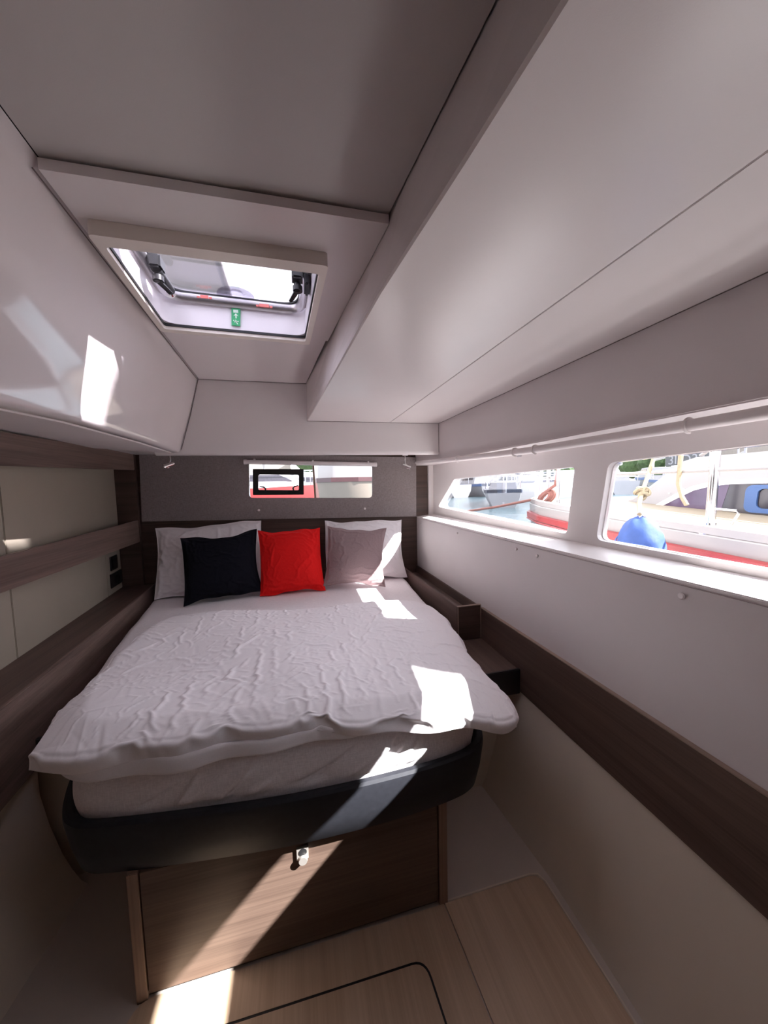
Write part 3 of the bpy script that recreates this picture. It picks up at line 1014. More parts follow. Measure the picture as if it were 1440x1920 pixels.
def coons(left, right, front, back, nu, nv):
    """left/right run front->back, front/back run left->right."""
    Lc, Rc = smooth_path(left, nv), smooth_path(right, nv)
    Fc, Bc = smooth_path(front, nu), smooth_path(back, nu)
    u = np.linspace(0, 1, nu)[:, None, None]
    v = np.linspace(0, 1, nv)[None, :, None]
    S = (1 - u) * Lc[None] + u * Rc[None] + (1 - v) * Fc[:, None] + v * Bc[:, None]
    S -= (1 - u) * (1 - v) * Fc[0] + u * (1 - v) * Fc[-1] + (1 - u) * v * Bc[0] + u * v * Bc[-1]
    return S[..., 0], S[..., 1]


def duvet_layer(name, left, right, front, back, nu, nv, T, lift, seed, iters, parent=None, droopk=0.40, **kw):
    rng = np.random.default_rng(seed)
    X, Y = coons(left, right, front, back, nu, nv)
    u = np.linspace(0, 1, nu)[:, None] * np.ones((1, nv))
    v = np.ones((nu, 1)) * np.linspace(0, 1, nv)[None]
    # wavy hem
    e = np.minimum.reduce([u, 1 - u, v, 1 - v])
    hem = np.exp(-(e / 0.05) ** 2)
    X = X + hem * 0.006 * np.sin(Y * 31 + X * 3)
    Y = Y + hem * 0.006 * np.sin(X * 27 + 1.3)
    D = outside_dist(X, Y)
    droop = droopk * (np.sqrt(D * D + 0.02 ** 2) - 0.02)
    zb = MZ + 0.004 - droop + lift(X, Y)
    eu = np.minimum(u, 1 - u)
    ev = np.minimum(v, 1 - v)
    fw = np.where(v < 0.5, 0.032, 0.07)
    prof = (1 - (1 - np.clip(eu / 0.040, 0, 1)) ** 2) ** 0.5 * (1 - (1 - np.clip(ev / fw, 0, 1)) ** 2) ** 0.5
    lump = 1 + 0.22 * np.sin(X * 4.1 + 1.0) * np.sin(Y * 5.3 + 0.4) + 0.10 * np.sin(X * 9 + Y * 6) + 0.07 * np.sin(X * -7 + Y * 11 + 2)
    t = T * prof * lump
    zt = np.maximum(zb + t, zb + 0.002)
    edge = (eu <= 0) | (ev <= 0)
    zt[edge] = (zb + 0.002)[edge]
    T3 = settle(np.stack([X, Y, zt], -1), rng, iters=iters, gx=0.030, gy=0.024, amp=0.003, sink=0.005)
    bx = (X.min(), X.max(), Y.min(), Y.max())
    fine = crease_field(X, Y, rng, 260, bx, (0.002, 0.004), (0.0008, 0.0022), (0.02, 0.09), bend=0.3)
    fine += crease_field(X, Y, rng, 90, (bx[0], bx[1], bx[2], bx[2] + 0.45), (0.002, 0.005), (0.001, 0.0028), (0.04, 0.14), direction=math.pi / 2, spread=0.45, bend=0.3)
    T3[..., 2] += fine * prof
    top = T3.reshape(-1, 3)
    bot = np.stack([X, Y, zb], -1).reshape(-1, 3)
    N = nu * nv
    faces = grid_faces(nu, nv) + grid_faces(nu, nv, N, True)
    rim = [i * nv for i in range(nu)] + [(nu - 1) * nv + j for j in range(1, nv)] + [i * nv + nv - 1 for i in range(nu - 2, -1, -1)] + [j for j in range(nv - 2, 0, -1)]
    for a, b_ in zip(rim, rim[1:] + rim[:1]):
        faces.append((a, a + N, b_ + N, b_))
    o = mesh_obj(name, np.concatenate([top, bot]), faces, 'cotton_white', parent, **kw)
    sd = o.modifiers.new('smooth', 'SUBSURF')
    sd.levels = sd.render_levels = 1
    return o


def lift_main(X, Y):
    a = np.clip((0.30 - X) / 0.40, 0, 1)
    b_ = np.clip((1.50 - Y) / 0.35, 0, 1)
    return 0.036 * (a * a * (3 - 2 * a)) * (b_ * b_ * (3 - 2 * b_))


duvet = duvet_layer('duvet',
                    [(-0.712, 1.055), (-0.745, 1.20), (-0.765, 1.38), (-0.775, 1.70), (-0.755, 1.95), (-0.70, 2.035)],
                    [(0.650, 0.940), (0.662, 1.05), (0.655, 1.22), (0.69, 1.50), (0.705, 1.72), (0.64, 1.90)],
                    [(-0.712, 1.055), (-0.63, 1.015), (-0.45, 0.990), (-0.115, 0.985), (0.18, 0.962), (0.45, 0.938), (0.58, 0.920), (0.650, 0.940)],
                    [(-0.70, 2.035), (-0.40, 2.035), (-0.14, 2.02), (0.15, 2.0), (0.40, 1.985), (0.56, 1.955), (0.64, 1.90)],
                    300, 230, 0.046, lift_main, 5, 170,
                    label='crumpled white cotton duvet spread over the foot of the bed', cat='duvet')
duvet_layer('under_fold',
            [(-0.70, 1.10), (-0.71, 1.22), (-0.70, 1.40)],
            [(0.34, 1.01), (0.30, 1.16), (0.25, 1.40)],
            [(-0.70, 1.10), (-0.60, 1.025), (-0.42, 0.985), (-0.10, 0.975), (0.15, 0.975), (0.34, 1.01)],
            [(-0.70, 1.40), (-0.2, 1.42), (0.25, 1.40)],
            120, 46, 0.036, lambda X, Y: 0 * X, 23, 90, parent=duvet)


# ---------------------------------------------------------------- pillows and cushions
def pillow(name, w, h, T, base, lean, roll, yaw, mat, seed, n=78, pinch=0.045, grow=0.016, sag=0.0, corner=0.0, **kw):
    rng = np.random.default_rng(seed)
    g = np.linspace(-1, 1, n)
    U, Vv = np.meshgrid(g, g, indexing='ij')
    X = U * w / 2 * (1 - pinch * (1 - Vv * Vv)) * (1 + corner * (U * U * Vv * Vv))
    Yl = Vv * h / 2 * (1 - pinch * (1 - U * U)) * (1 + corner * (U * U * Vv * Vv))
    Yl = Yl - sag * h * np.clip(Vv, 0, 1) * np.cos(U * math.pi / 2) ** 2
    ph = rng.uniform(0, 6.28, 8)
    wob = 0.012 * (np.sin(U * 3.1 + ph[0]) * np.sin(Vv * 2.3 + ph[1]) + 0.5 * np.sin(U * 7 + ph[2] + Vv * 3))
    X = X + wob * w * 0.8
    Yl = Yl + 0.012 * h * (np.sin(U * 4.3 + ph[3]) + 0.6 * np.sin(U * 9.1 + ph[4])) * np.abs(Vv) ** 3
    prof = (np.clip(1 - np.abs(U) ** 2.3, 0, 1) * np.clip(1 - np.abs(Vv) ** 2.3, 0, 1)) ** 0.68
    prof = prof * (1 + 0.10 * np.sin(U * 2.7 + ph[5]) * np.sin(Vv * 2.9 + ph[6]))
    prof = prof * (1 - 0.18 * Vv)
    fr_ = T / 2 * prof + 0.003
    bk = -T / 2 * prof
    e = (np.abs(U) >= 1) | (np.abs(Vv) >= 1)
    fr_[e] = 0.003
    bk[e] = -0.003
    v1 = settle(np.stack([X, Yl, fr_], -1), rng, iters=110, gx=grow, gy=grow, amp=0.003, sink=0.004, pull=0.00001).reshape(-1, 3)
    v2 = np.stack([X, Yl, bk], -1).reshape(-1, 3)
    N = n * n
    faces = grid_faces(n, n) + grid_faces(n, n, N, True)
    rim = [i * n for i in range(n)] + [(n - 1) * n + j for j in range(1, n)] + [i * n + n - 1 for i in range(n - 2, -1, -1)] + [j for j in range(n - 2, 0, -1)]
    for a, b_ in zip(rim, rim[1:] + rim[:1]):
        faces.append((a, b_, b_ + N, a + N))
    # local: x right, y up the pillow, z out of its face; stand it up, lean it back
    M = Matrix.Translation(Vector(base)) @ Matrix.Rotation(math.radians(yaw), 4, 'Z') @ Matrix.Rotation(math.radians(90 - lean), 4, 'X') @ \
        Matrix.Rotation(math.radians(roll), 4, 'Z') @ Matrix.Translation(Vector((0, h / 2, 0)))
    M = np.array(M)
    P = np.concatenate([v1, v2])
    P = P @ M[:3, :3].T + M[:3, 3]
    zmin = P[:, 2].min()
    P[:, 2] += (MZ + 0.003) - zmin
    o = mesh_obj(name, P, faces, mat, **kw)
    sd = o.modifiers.new('smooth', 'SUBSURF')
    sd.levels = sd.render_levels = 1
    return o


pillow('pillow', 0.70, 0.49, 0.20, (-0.60, 2.56, 0.74), 22, 2.5, 3, 'sheet_white', 1, sag=0.0, label='white pillow at the left of the headboard behind the navy cushion', cat='pillow', group='white pillows')
pillow('pillow', 0.62, 0.47, 0.19, (0.475, 2.56, 0.74), 24, -1.0, -2, 'sheet_white', 2, label='white pillow at the right of the headboard behind the mauve cushion', cat='pillow', group='white pillows')
pillow('cushion', 0.45, 0.42, 0.17, (-0.490, 2.372, 0.74), 24, 2.5, 8, 'cushion_navy', 3, sag=0.03, corner=0.05, label='black navy square cushion leaning on the left pillow', cat='cushion', group='square cushions')
pillow('cushion', 0.42, 0.44, 0.17, (-0.065, 2.395, 0.74), 22, 1.0, 1, 'cushion_red', 4, corner=0.03, label='bright red square cushion in the middle of the bed head', cat='cushion', group='square cushions')
pillow('cushion', 0.41, 0.41, 0.17, (0.350, 2.378, 0.74), 22, -5.0, -6, 'cushion_mauve', 5, sag=0.03, corner=0.05, label='greyish mauve square cushion leaning on the right pillow', cat='cushion', group='square cushions')
# ================================================================== SMALL CABIN FITTINGS
# reading lamps
def lamp(base, d, lab):
    x, y, z = base
    t = thing('reading_lamp', base, lab, 'lamp', 'chrome reading lamps')
    obj('base_plate', B().lathe([(0.0, 0.0), (0.022, 0.0), (0.022, 0.004), (0.014, 0.007), (0, 0.007)], (x, y, z - 0.007), n=20), 'chrome', t, smooth=True)
    obj('stem', B().tube([(x, y, z - 0.007), (x, y, z - 0.056), (x + d[0] * 0.008, y - 0.004, z - 0.076)], 0.0035, 8), 'chrome', t, smooth=True)
    ax = Vector(d).normalized()
    c = Vector((x + d[0] * 0.008, y - 0.006, z - 0.084))
    hd = obj('lamp_head', B().lathe([(0.0, -0.03), (0.009, -0.028), (0.012, -0.015), (0.012, 0.02), (0.0135, 0.024), (0.0135, 0.032), (0.010, 0.032), (0.009, 0.026), (0.0, 0.026)], c, ax, 18), 'chrome', t, smooth=True)
    obj('lamp_switch', B().lathe([(0.0, 0.0), (0.004, 0.001), (0.004, 0.012), (0.0, 0.012)], c + ax * 0.0 + Vector((0, -0.004, -0.014)), ax, 10), 'chrome', hd, smooth=True)
    return t


lamp((-0.752, 2.39, 1.692), (-0.75, -0.45, -0.35), 'small chrome reading lamp hanging above the left pillow')
lamp((0.765, 2.47, 1.672), (0.85, -0.30, -0.42), 'small chrome reading lamp hanging above the right pillow')

# roller blinds
bl = thing('roller_blind', (0.11, 2.762, 1.62), 'rolled white blind tube above the small aft window', 'blind')
obj('blind_tube', B().tube([(-0.366, 2.764, 1.650), (0.596, 2.764, 1.622)], 0.0165, 14), 'blind_white', bl, smooth=True)
for x in (-0.376, 0.606):
    obj('end_cap', B().tube([(x - 0.010, 2.764, 1.650 - 0.029 * (x + 0.366)), (x + 0.010, 2.764, 1.650 - 0.029 * (x + 0.366))], 0.0185, 14), 'stud_white', bl, smooth=True)
for x in (-0.31, 0.115, 0.545):
    z = 1.650 - 0.029 * (x + 0.366)
    obj('bracket', B().box(x - 0.007, x + 0.007, 2.744, 2.782, z + 0.010, z + 0.024, 0.002), 'stud_white', bl)
bl = thing('roller_blind', (0.941, 1.3, 1.57), 'long rolled white blind tube above the two side windows', 'blind')
by = [2.72, 2.40, 2.02, 1.60, 1.26, 0.67, 0.2, -0.4]
bz = [1.630, 1.617, 1.603, 1.590, 1.582, 1.580, 1.584, 1.590]
obj('blind_tube', B().tube([(0.9415, y, z) for y, z in zip(by, bz)], 0.0145, 14), 'blind_white', bl, smooth=True)
for y in (1.962, 1.387, 1.249, 0.672, 0.1):
    z = float(np.interp(-y, [-a for a in by], bz))
    cl_ = B()
    cl_.tube([(0.9415 + 0.0175 * math.cos(a), y, z + 0.0175 * math.sin(a)) for a in [math.radians(k) for k in range(20, 300, 20)]], 0.0035, 6)
    obj('clip', cl_, 'stud_white', bl, smooth=True)
obj('pull_tab', B().box(0.925, 0.931, 1.325, 1.349, 1.560, 1.566), 'aluminium', bl)

# press studs
stud_words = ['beside the headboard corner', 'second from the headboard corner', 'third from the headboard corner', 'fourth from the headboard corner', 'nearest the viewer']
for (y, z), wd, r in zip([(2.675, 1.145), (2.006, 1.143), (1.393, 1.147), (1.249, 1.144), (0.682, 1.146)], stud_words, (0.005, 0.005, 0.007, 0.007, 0.009)):
    obj('blind_stud', B().lathe([(0.0, -0.009), (r * 0.7, -0.0085), (r, -0.006), (r, -0.004), (r * 0.5, -0.002), (r * 0.5, 0.0)], (0.958, y, z), (1, 0, 0), 16), 'stud_white',
        smooth=True, label='small white blind stud on the right wall panel, ' + wd, cat='stud', group='white blind studs')
for (x, z), wd in zip([(-0.30, 1.289), (0.513, 1.269)], ['left', 'right']):
    obj('blind_stud', B().lathe([(0.0, -0.007), (0.007, -0.006), (0.009, -0.003), (0.009, 0.0)], (x, 2.782, z), (0, 1, 0), 16), 'stud_white',
        smooth=True, label='round white stud on the grey headboard, the %s one of the pair' % wd, cat='stud', group='white blind studs')


# switch and socket on the left wall
def wall_plate(name, y0, y1, z0, z1, lab, cat, socket):
    t = thing(name, (lwx((y0 + y1) / 2), (y0 + y1) / 2, z0), lab, cat)

    def slab(nm, a0, a1, c0, c1, o0, o1, mat, bev=0.002, parent=t):
        return obj(nm, B().hexa([(lwx(a0, o0), a0, c0), (lwx(a1, o0), a1, c0), (lwx(a1, o0), a1, c1), (lwx(a0, o0), a0, c1)],
                                [(lwx(a0, o1), a0, c0), (lwx(a1, o1), a1, c0), (lwx(a1, o1), a1, c1), (lwx(a0, o1), a0, c1)], bev), mat, parent)
    pl = slab('plate', y0, y1, z0, z1, 0.0, 0.008, 'black_plastic')
    if socket:
        yc, zc = (y0 + y1) / 2, (z0 + z1) / 2
        rc = obj('socket_ring', B().lathe([(0.026, 0.0), (0.030, 0.0), (0.030, 0.004), (0.026, 0.004)], (lwx(yc, 0.008), yc, zc), (1, 0, 0), 22), 'rubber_black', pl, smooth=True)
        for dy in (-0.009, 0.009):
            obj('pin_hole', B().lathe([(0, 0), (0.003, 0), (0.003, 0.002), (0, 0.002)], (lwx(yc, 0.0085), yc + dy, zc), (1, 0, 0), 10), 'rubber_black', rc)
    else:
        slab('rocker', y0 + 0.014, y1 - 0.014, z0 + 0.012, z1 - 0.012, 0.0085, 0.014, 'black_plastic', 0.003, pl)


wall_plate('light_switch', 2.593, 2.700, 0.939, 1.031, 'black rocker switch on the cream left wall panel above the socket', 'switch', False)
wall_plate('power_socket', 2.577, 2.752, 0.828, 0.921, 'black power socket on the cream left wall panel just above the shelf', 'socket', True)

# ================================================================== OUTSIDE: WATER, BOATS, QUAY
plain('boat_white', (0.27, 0.25, 0.24), 0.3, var=0.02, vscale=2)
plain('boat_white_far', (0.26, 0.255, 0.27), 0.4, var=0.05, vscale=1)
plain('boat_red', (0.26, 0.03, 0.03), 0.4, var=0.06, vscale=8)
plain('boat_blue', (0.04, 0.09, 0.22), 0.4, var=0.05)
plain('boat_navy', (0.02, 0.025, 0.05), 0.4, var=0.05)
plain('deck_tan', (0.24, 0.19, 0.125), 0.6, var=0.05, vscale=12)
plain('tinted_pane', (0.075, 0.045, 0.085), 0.08, var=0.15, vscale=12)
plain('dark_pane', (0.025, 0.022, 0.03), 0.1, var=0.2, vscale=20)
plain('fender_blue', (0.025, 0.06, 0.20), 0.75, var=0.18, vscale=14, bump=0.5, bscale=60)
plain('fender_white', (0.30, 0.28, 0.34), 0.4, var=0.05)
plain('rope_yellow', (0.30, 0.24, 0.15), 0.8, var=0.12, vscale=90, bump=0.6, bscale=260)
plain('rope_pink', (0.24, 0.10, 0.08), 0.8, var=0.2, vscale=90, bump=0.6, bscale=260)
plain('pole_orange', (0.40, 0.08, 0.03), 0.5, var=0.08)
plain('maroon', (0.05, 0.02, 0.022), 0.35, var=0.05)
plain('cream_hull', (0.22, 0.18, 0.15), 0.35, var=0.03)
plain('sail_cover', (0.3, 0.29, 0.27), 0.8, var=0.06)
plain('awning_green', (0.10, 0.16, 0.13), 0.7, var=0.06)
plain('quay_stone', (0.22, 0.205, 0.19), 0.9, var=0.12, vscale=3)
plain('house_wall', (0.26, 0.23, 0.20), 0.9, var=0.06)
plain('roof_tile', (0.2, 0.10, 0.07), 0.9, var=0.1)
plain('leaf_green', (0.05, 0.085, 0.03), 0.9, var=0.35, vscale=3)
plain('bark', (0.12, 0.09, 0.07), 0.9, var=0.2)
plain('banner_dark', (0.10, 0.10, 0.10), 0.8, var=0.05)
plain('bimini_beige', (0.50, 0.45, 0.42), 0.8, var=0.03)
m, nt, p = new_mat('sea')
p.inputs['Base Color'].default_value = (0.05, 0.085, 0.10, 1)
p.inputs['Roughness'].default_value = 0.12
tc = nt.nodes.new('ShaderNodeTexCoord')
mpn = nt.nodes.new('ShaderNodeMapping')
mpn.inputs['Scale'].default_value = (2.2, 5.0, 1)
nz = nt.nodes.new('ShaderNodeTexNoise')
nz.inputs['Scale'].default_value = 1.0
nz.inputs['Detail'].default_value = 5
bp = nt.nodes.new('ShaderNodeBump')
bp.inputs['Strength'].default_value = 0.5
bp.inputs['Distance'].default_value = 0.15
nt.links.new(tc.outputs['Object'], mpn.inputs[0])
nt.links.new(mpn.outputs[0], nz.inputs['Vector'])
nt.links.new(nz.outputs['Fac'], bp.inputs['Height'])
nt.links.new(bp.outputs[0], p.inputs['Normal'])

WZ = 0.45
b = B()
b.raw([(1.20, -40, WZ), (70, -40, WZ), (70, 60, WZ), (1.20, 60, WZ)], [(0, 1, 2, 3)])
b.raw([(-40, 2.95, WZ), (1.20, 2.95, WZ), (1.20, 60, WZ), (-40, 60, WZ)], [(0, 1, 2, 3)])
obj('sea_water', b, 'sea', label='rippled grey-blue harbour water outside the windows', cat='water', kind='stuff')
obj('quay', B().box(-45, 75, 44, 62, 0.2, 1.3, 0.05), 'quay_stone', label='stone quay across the far side of the harbour', cat='quay', kind='structure')
obj('quay', B().box(44, 75, -45, 43.9, 0.2, 1.3, 0.05), 'quay_stone', label='stone quay along the right side of the harbour', cat='quay', kind='structure')

# ---------------------------------------------------------------- red-striped boat alongside
nb = thing('moored_sailboat', (3.2, 0.0, WZ), 'white sailboat with a red stripe and tinted cabin windows moored right alongside', 'boat')


def sheer(y):
    return 1.158 + 0.052 * (y - 1.0)


ny_ = [-6.0, -4.5, -3.0, -1.0, 0.5, 1.5, 2.2, 2.7, 3.0, 3.12]
nxl = [2.9, 2.35, 2.10, 2.0, 2.0, 2.0, 2.02, 2.08, 2.20, 2.32]
secs, rub_t = [], []
for y, x in zip(ny_, nxl):
    z = sheer(y)
    secs.append([(x + 0.30, y, WZ - 0.15), (x + 0.12, y, 0.60), (x + 0.03, y, 0.90), (x, y, z - 0.02), (x + 0.02, y, z), (6.5 - x, y, z), (6.5 - x - 0.3, y, WZ - 0.15)])
obj('hull', B().loft(secs, True, True), 'boat_white', nb, smooth=True)
secs = []
for y, x in zip(ny_, nxl):
    z = 1.070 + 0.052 * (y - 1.08)
    secs.append([(x - 0.006, y, z - 0.055), (x - 0.030, y, z - 0.050), (x - 0.030, y, z - 0.004), (x - 0.008, y, z), (x + 0.06, y, z), (x + 0.06, y, z - 0.055)])
rs = obj('rub_strake', B().loft(secs, True, True), 'boat_red', nb)
obj('strake_line', B().tube([(x - 0.022, y, 1.070 + 0.052 * (y - 1.08) - 0.066) for y, x in zip(ny_, nxl)], 0.010, 8), 'boat_red', nb, smooth=True)
secs = []
for y, x in zip(ny_[1:-1], nxl[1:-1]):
    z = sheer(y)
    secs.append([(x + 0.13, y, z), (x + 0.14, y, z + 0.012), (6.36 - x, y, z + 0.012), (6.37 - x, y, z)])
obj('side_deck', B().loft(secs, True, True), 'deck_tan', nb)
secs = []
for y, x in zip(ny_[1:], nxl[1:]):
    z = sheer(y)
    secs.append([(x + 0.005, y, z - 0.01), (x + 0.008, y, z + 0.028), (x + 0.05, y, z + 0.034), (x + 0.10, y, z + 0.012), (x + 0.10, y, z - 0.01)])
obj('gunwale', B().loft(secs, True, True), 'boat_white', nb, smooth=True)
# cabin trunk
secs = []
for y, zt, x0 in ((2.72, 1.25, 2.95), (2.55, 1.30, 2.93), (2.15, 1.585, 2.905), (2.05, 1.61, 2.90), (1.0, 1.62, 2.90), (-2.0, 1.62, 2.92), (-3.2, 1.60, 3.05)):
    zb = 1.13
    secs.append([(x0, y, zb), (x0 + 0.02, y, lerp(zb, zt, 0.85)), (x0 + 0.06, y, zt), (4.2, y, zt + 0.03), (4.25, y, zb)])
obj('cabin_trunk', B().loft(secs, True, True), 'boat_white', nb, smooth=True)
cw = [(2.255, 1.225), (2.132, 1.297), (2.019, 1.359), (1.914, 1.388), (1.785, 1.404), (1.30, 1.412), (0.20, 1.412), (0.20, 1.190), (1.578, 1.200), (2.013, 1.217)]


def cabf(a, z):
    return (2.893 + (z - 1.13) * 0.05, a, z)


cwo = [(2.315, 1.205), (2.300, 1.240), (2.160, 1.326), (2.035, 1.390), (1.922, 1.419), (1.79, 1.435), (1.30, 1.443), (0.17, 1.443), (0.17, 1.160), (1.578, 1.170), (2.013, 1.187)]
wf = obj('cabin_window_frame', B().holed(cwo, [cw], cabf, (0.02, 0, 0)), 'aluminium', nb)
cut = 1.79
obj('cabin_window_pane', B().holed([p for p in cw if p[0] > cut] + [], [], lambda a, z: (cabf(a, z)[0] + 0.004, a, z), (0.01, 0, 0)), 'tinted_pane', wf) if False else None
obj('cabin_window_pane', B().holed([(2.255, 1.225), (2.132, 1.297), (2.019, 1.359), (1.914, 1.388), (1.80, 1.402), (1.84, 1.211), (2.013, 1.217)], [],
                                   lambda a, z: (cabf(a, z)[0] + 0.004, a, z), (0.012, 0, 0)), 'tinted_pane', wf)
obj('cabin_window_pane', B().holed([(1.798, 1.402), (1.785, 1.404), (1.30, 1.412), (0.20, 1.412), (0.20, 1.190), (1.578, 1.200), (1.838, 1.211)], [],
                                   lambda a, z: (cabf(a, z)[0] + 0.004, a, z), (0.012, 0, 0)), 'dark_pane', wf)
pl_o = rpoly([(1.705, 1.216), (1.10, 1.205), (1.10, 1.395), (1.700, 1.398)], 0.05, 5)
pl_i = rpoly([(1.640, 1.245), (1.16, 1.235), (1.16, 1.370), (1.635, 1.372)], 0.035, 5)
obj('blue_port_frame', B().holed(pl_o, [pl_i], lambda a, z: (cabf(a, z)[0] - 0.008, a, z), (0.014, 0, 0)), 'boat_blue', wf)
for k, y in enumerate((2.20, 2.09, 1.97, 1.85, 1.72, 1.60)):
    for z in (1.425 - max(0, y - 1.85) ** 1.3 * 0.36, 1.196):
        obj('rivet', B().lathe([(0, 0), (0.006, 0), (0.006, 0.004), (0, 0.005)], cabf(y, z), (-1, 0, 0), 8), 'aluminium', wf)
# stanchions, pulpit rail and lifelines
STN = [(2.06, 1.352, 1.164, 0.021), (2.20, 2.62, 1.24, 0.015), (2.24, 2.80, 1.25, 0.015), (2.34, 3.02, 1.26, 0.016), (2.10, 0.20, 1.12, 0.021), (2.07, 2.12, 1.215, 0.013), (2.09, 2.26, 1.22, 0.013)]
for x, y, z, r in STN:
    s = obj('stanchion', B().tube([(x, y, z), (x, y - 0.02, 1.80)], r, 12), 'steel_polished', nb, smooth=True)
    obj('stanchion_foot', B().lathe([(0.0, 0), (r * 2.6, 0), (r * 2.6, 0.008), (r * 1.5, 0.014), (r * 1.3, 0.06), (0, 0.06)], (x, y, z - 0.006), n=14), 'steel_polished', s, smooth=True)
s = B().tube([(2.075, 1.335, 1.29), (2.10, 1.265, 1.285), (2.10, 1.255, 1.27), (2.09, 1.30, 1.17)], 0.006, 8)
obj('stanchion_brace', s, 'steel_polished', nb, smooth=True)
for z in (1.49, 1.79):
    obj('lifeline', B().tube([(2.10, 0.2, z), (2.06, 1.34, z), (2.09, 2.25, z), (2.20, 2.6, z), (2.34, 3.0, z), (2.8, 3.1, z), (3.6, 3.1, z)], 0.009, 8), 'boat_white', nb, smooth=True)
obj('handrail', B().tube([(3.0, 2.05, 1.62), (3.0, 1.95, 1.69), (3.0, 1.2, 1.70), (3.0, 0.2, 1.70), (3.0, 0.1, 1.62)], 0.014, 8), 'boat_white', nb, smooth=True)
for z in (2.0,):
    mast = obj('mast', B().tube([(3.3, -0.43, 1.60), (3.3, -0.43, 9.0)], 0.075, 16), 'boat_white', nb, smooth=True)  # unseen mast, added to shade the near side window and hatch
    obj('boom', B().tube([(3.3, -0.43, 5.45), (3.3, -4.2, 5.45)], 0.09, 12), 'sail_cover', mast, smooth=True)  # unseen boom, added to block a sun spot on the left rail
    obj('unseen_shade_sail', B().tube([(3.3, -0.43, 1.9), (3.3, -0.43, 2.4), (3.3, -0.43, 4.2), (3.3, -0.50, 4.9), (3.3, -0.555, 5.5), (3.3, -0.53, 6.3), (3.3, -0.45, 8.4)], [0.13, 0.165, 0.17, 0.28, 0.35, 0.30, 0.12], 16), 'sail_cover', mast, smooth=True)  # unseen sail, its bulge shaped to trim the sun patches

# ropes and fenders
obj('mooring_rope', B().tube([(2.05, 1.56, 1.80), (2.00, 1.60, 1.60), (1.88, 1.56, 1.42), (1.74, 1.47, 1.33), (1.66, 1.40, 1.275)], 0.010, 8), 'rope_yellow', smooth=True,
    label='pale yellow knotted rope holding the blue fender', cat='rope')
k = B()
for i, (dx, dy, dz) in enumerate([(0, 0, 0), (0.012, -0.014, 0.01), (-0.012, 0.010, 0.012), (0.004, 0.004, 0.022), (-0.008, -0.010, -0.012)]):
    cxk, cyk, czk = 1.81 + dx, 1.515 + dy, 1.375 + dz
    k.tube([(cxk + 0.020 * math.cos(a), cyk + 0.020 * math.sin(a) * math.cos(i * 1.2), czk + 0.020 * math.sin(a) * math.sin(i * 1.2)) for a in np.linspace(0, 2 * math.pi, 14)], 0.009, 6)
obj('rope_knot', k, 'rope_yellow', smooth=True, label='knot of pale yellow rope above the blue fender', cat='knot')
obj('hanging_rope', B().tube([(2.05, 1.49, 1.80), (2.05, 1.50, 1.55), (2.05, 1.505, 1.42), (2.05, 1.485, 1.35), (2.05, 1.458, 1.305)], 0.0115, 8), 'rope_yellow', smooth=True,
    label='loose pale yellow rope end hanging in front of the cabin window', cat='rope')
fd = thing('fender', (1.66, 1.39, 0.80), 'round blue fabric covered fender between the two boats', 'fender')
rng = np.random.default_rng(5)
nn, mm = 40, 26
vs, fs = [], []
for j in range(mm):
    t = j / (mm - 1)
    h = 0.82 + 0.445 * t
    r = 0.128 * math.sin(math.pi * min(1.0, 0.10 + 0.9 * (1 - t)) * 0.5) ** 0.55 if t > 0.35 else 0.128 * (0.35 + 0.65 * min(1, t / 0.35)) ** 0.8
    r = 0.102 * min(1.0, (t / 0.3) ** 0.6 if t < 0.3 else 1.0) * (math.sqrt(max(0.0, 1 - ((t - 0.62) / 0.385) ** 2)) if t > 0.62 else 1.0)
    r = max(r, 0.004)
    for i in range(nn):
        a = 2 * math.pi * i / nn
        rr = r * (1 + 0.025 * math.sin(a * 7 + h * 40) + 0.02 * math.sin(a * 3 - h * 70))
        vs.append((1.66 + rr * math.cos(a), 1.39 + rr * math.sin(a), h + 0.004 * math.sin(a * 5 + j)))
for j in range(mm - 1):
    for i in range(nn):
        i2 = (i + 1) % nn
        fs.append((j * nn + i, j * nn + i2, (j + 1) * nn + i2, (j + 1) * nn + i))
cov = mesh_obj('fabric_cover', vs, fs, 'fender_blue', fd)
sm = B()
sm.tube([(1.66 - 0.1045 * math.cos(a), 1.39 - 0.1045 * math.sin(a), 1.135 + 0.014 * math.sin(a * 2.0) - 0.02 * a) for a in np.linspace(-1.3, 1.3, 22)], 0.004, 6)
obj('seam', sm, 'fender_blue', cov, smooth=True)
obj('eyelet', B().tube([(1.66, 1.39 + 0.02 * math.cos(a), 1.272 + 0.018 * math.sin(a)) for a in np.linspace(0, 2 * math.pi, 16)], 0.006, 6), 'fender_white', fd, smooth=True)
obj('fender', B().lathe([(0.0, 0), (0.05, 0.01), (0.085, 0.06), (0.085, 0.20), (0.05, 0.27), (0.02, 0.29), (0.02, 0.32), (0, 0.32)], (1.42, 3.36, 1.0), n=20), 'fender_white',
    smooth=True, label='pale lilac fender just outside the pointed end of the far side window', cat='fender')
obj('mooring_line', B().tube([(1.25, 4.6, 0.95), (1.7, 3.95, 1.08), (2.1, 3.42, 1.19), (2.22, 2.95, 1.285)], 0.013, 8), 'rope_pink', smooth=True,
    label='pinkish red mooring line running to the coil on the neighbouring boat', cat='rope')
cb = B()
for i in range(7):
    ph = i * 0.6
    cb.tube([(2.21 + 0.02 * math.cos(ph) + 0.012 * i * 0.4, 2.80 + (0.115 - 0.010 * i) * math.cos(a), 1.305 + (0.058 - 0.005 * i) * math.sin(a) + 0.10 * (math.cos(a) * -0.35)) for a in np.linspace(0, 2 * math.pi, 22)], 0.011, 6)
cb.tube([(2.21, 2.78, 1.36), (2.21, 2.66, 1.42), (2.21, 2.63, 1.55), (2.21, 2.63, 1.78)], 0.014, 8)
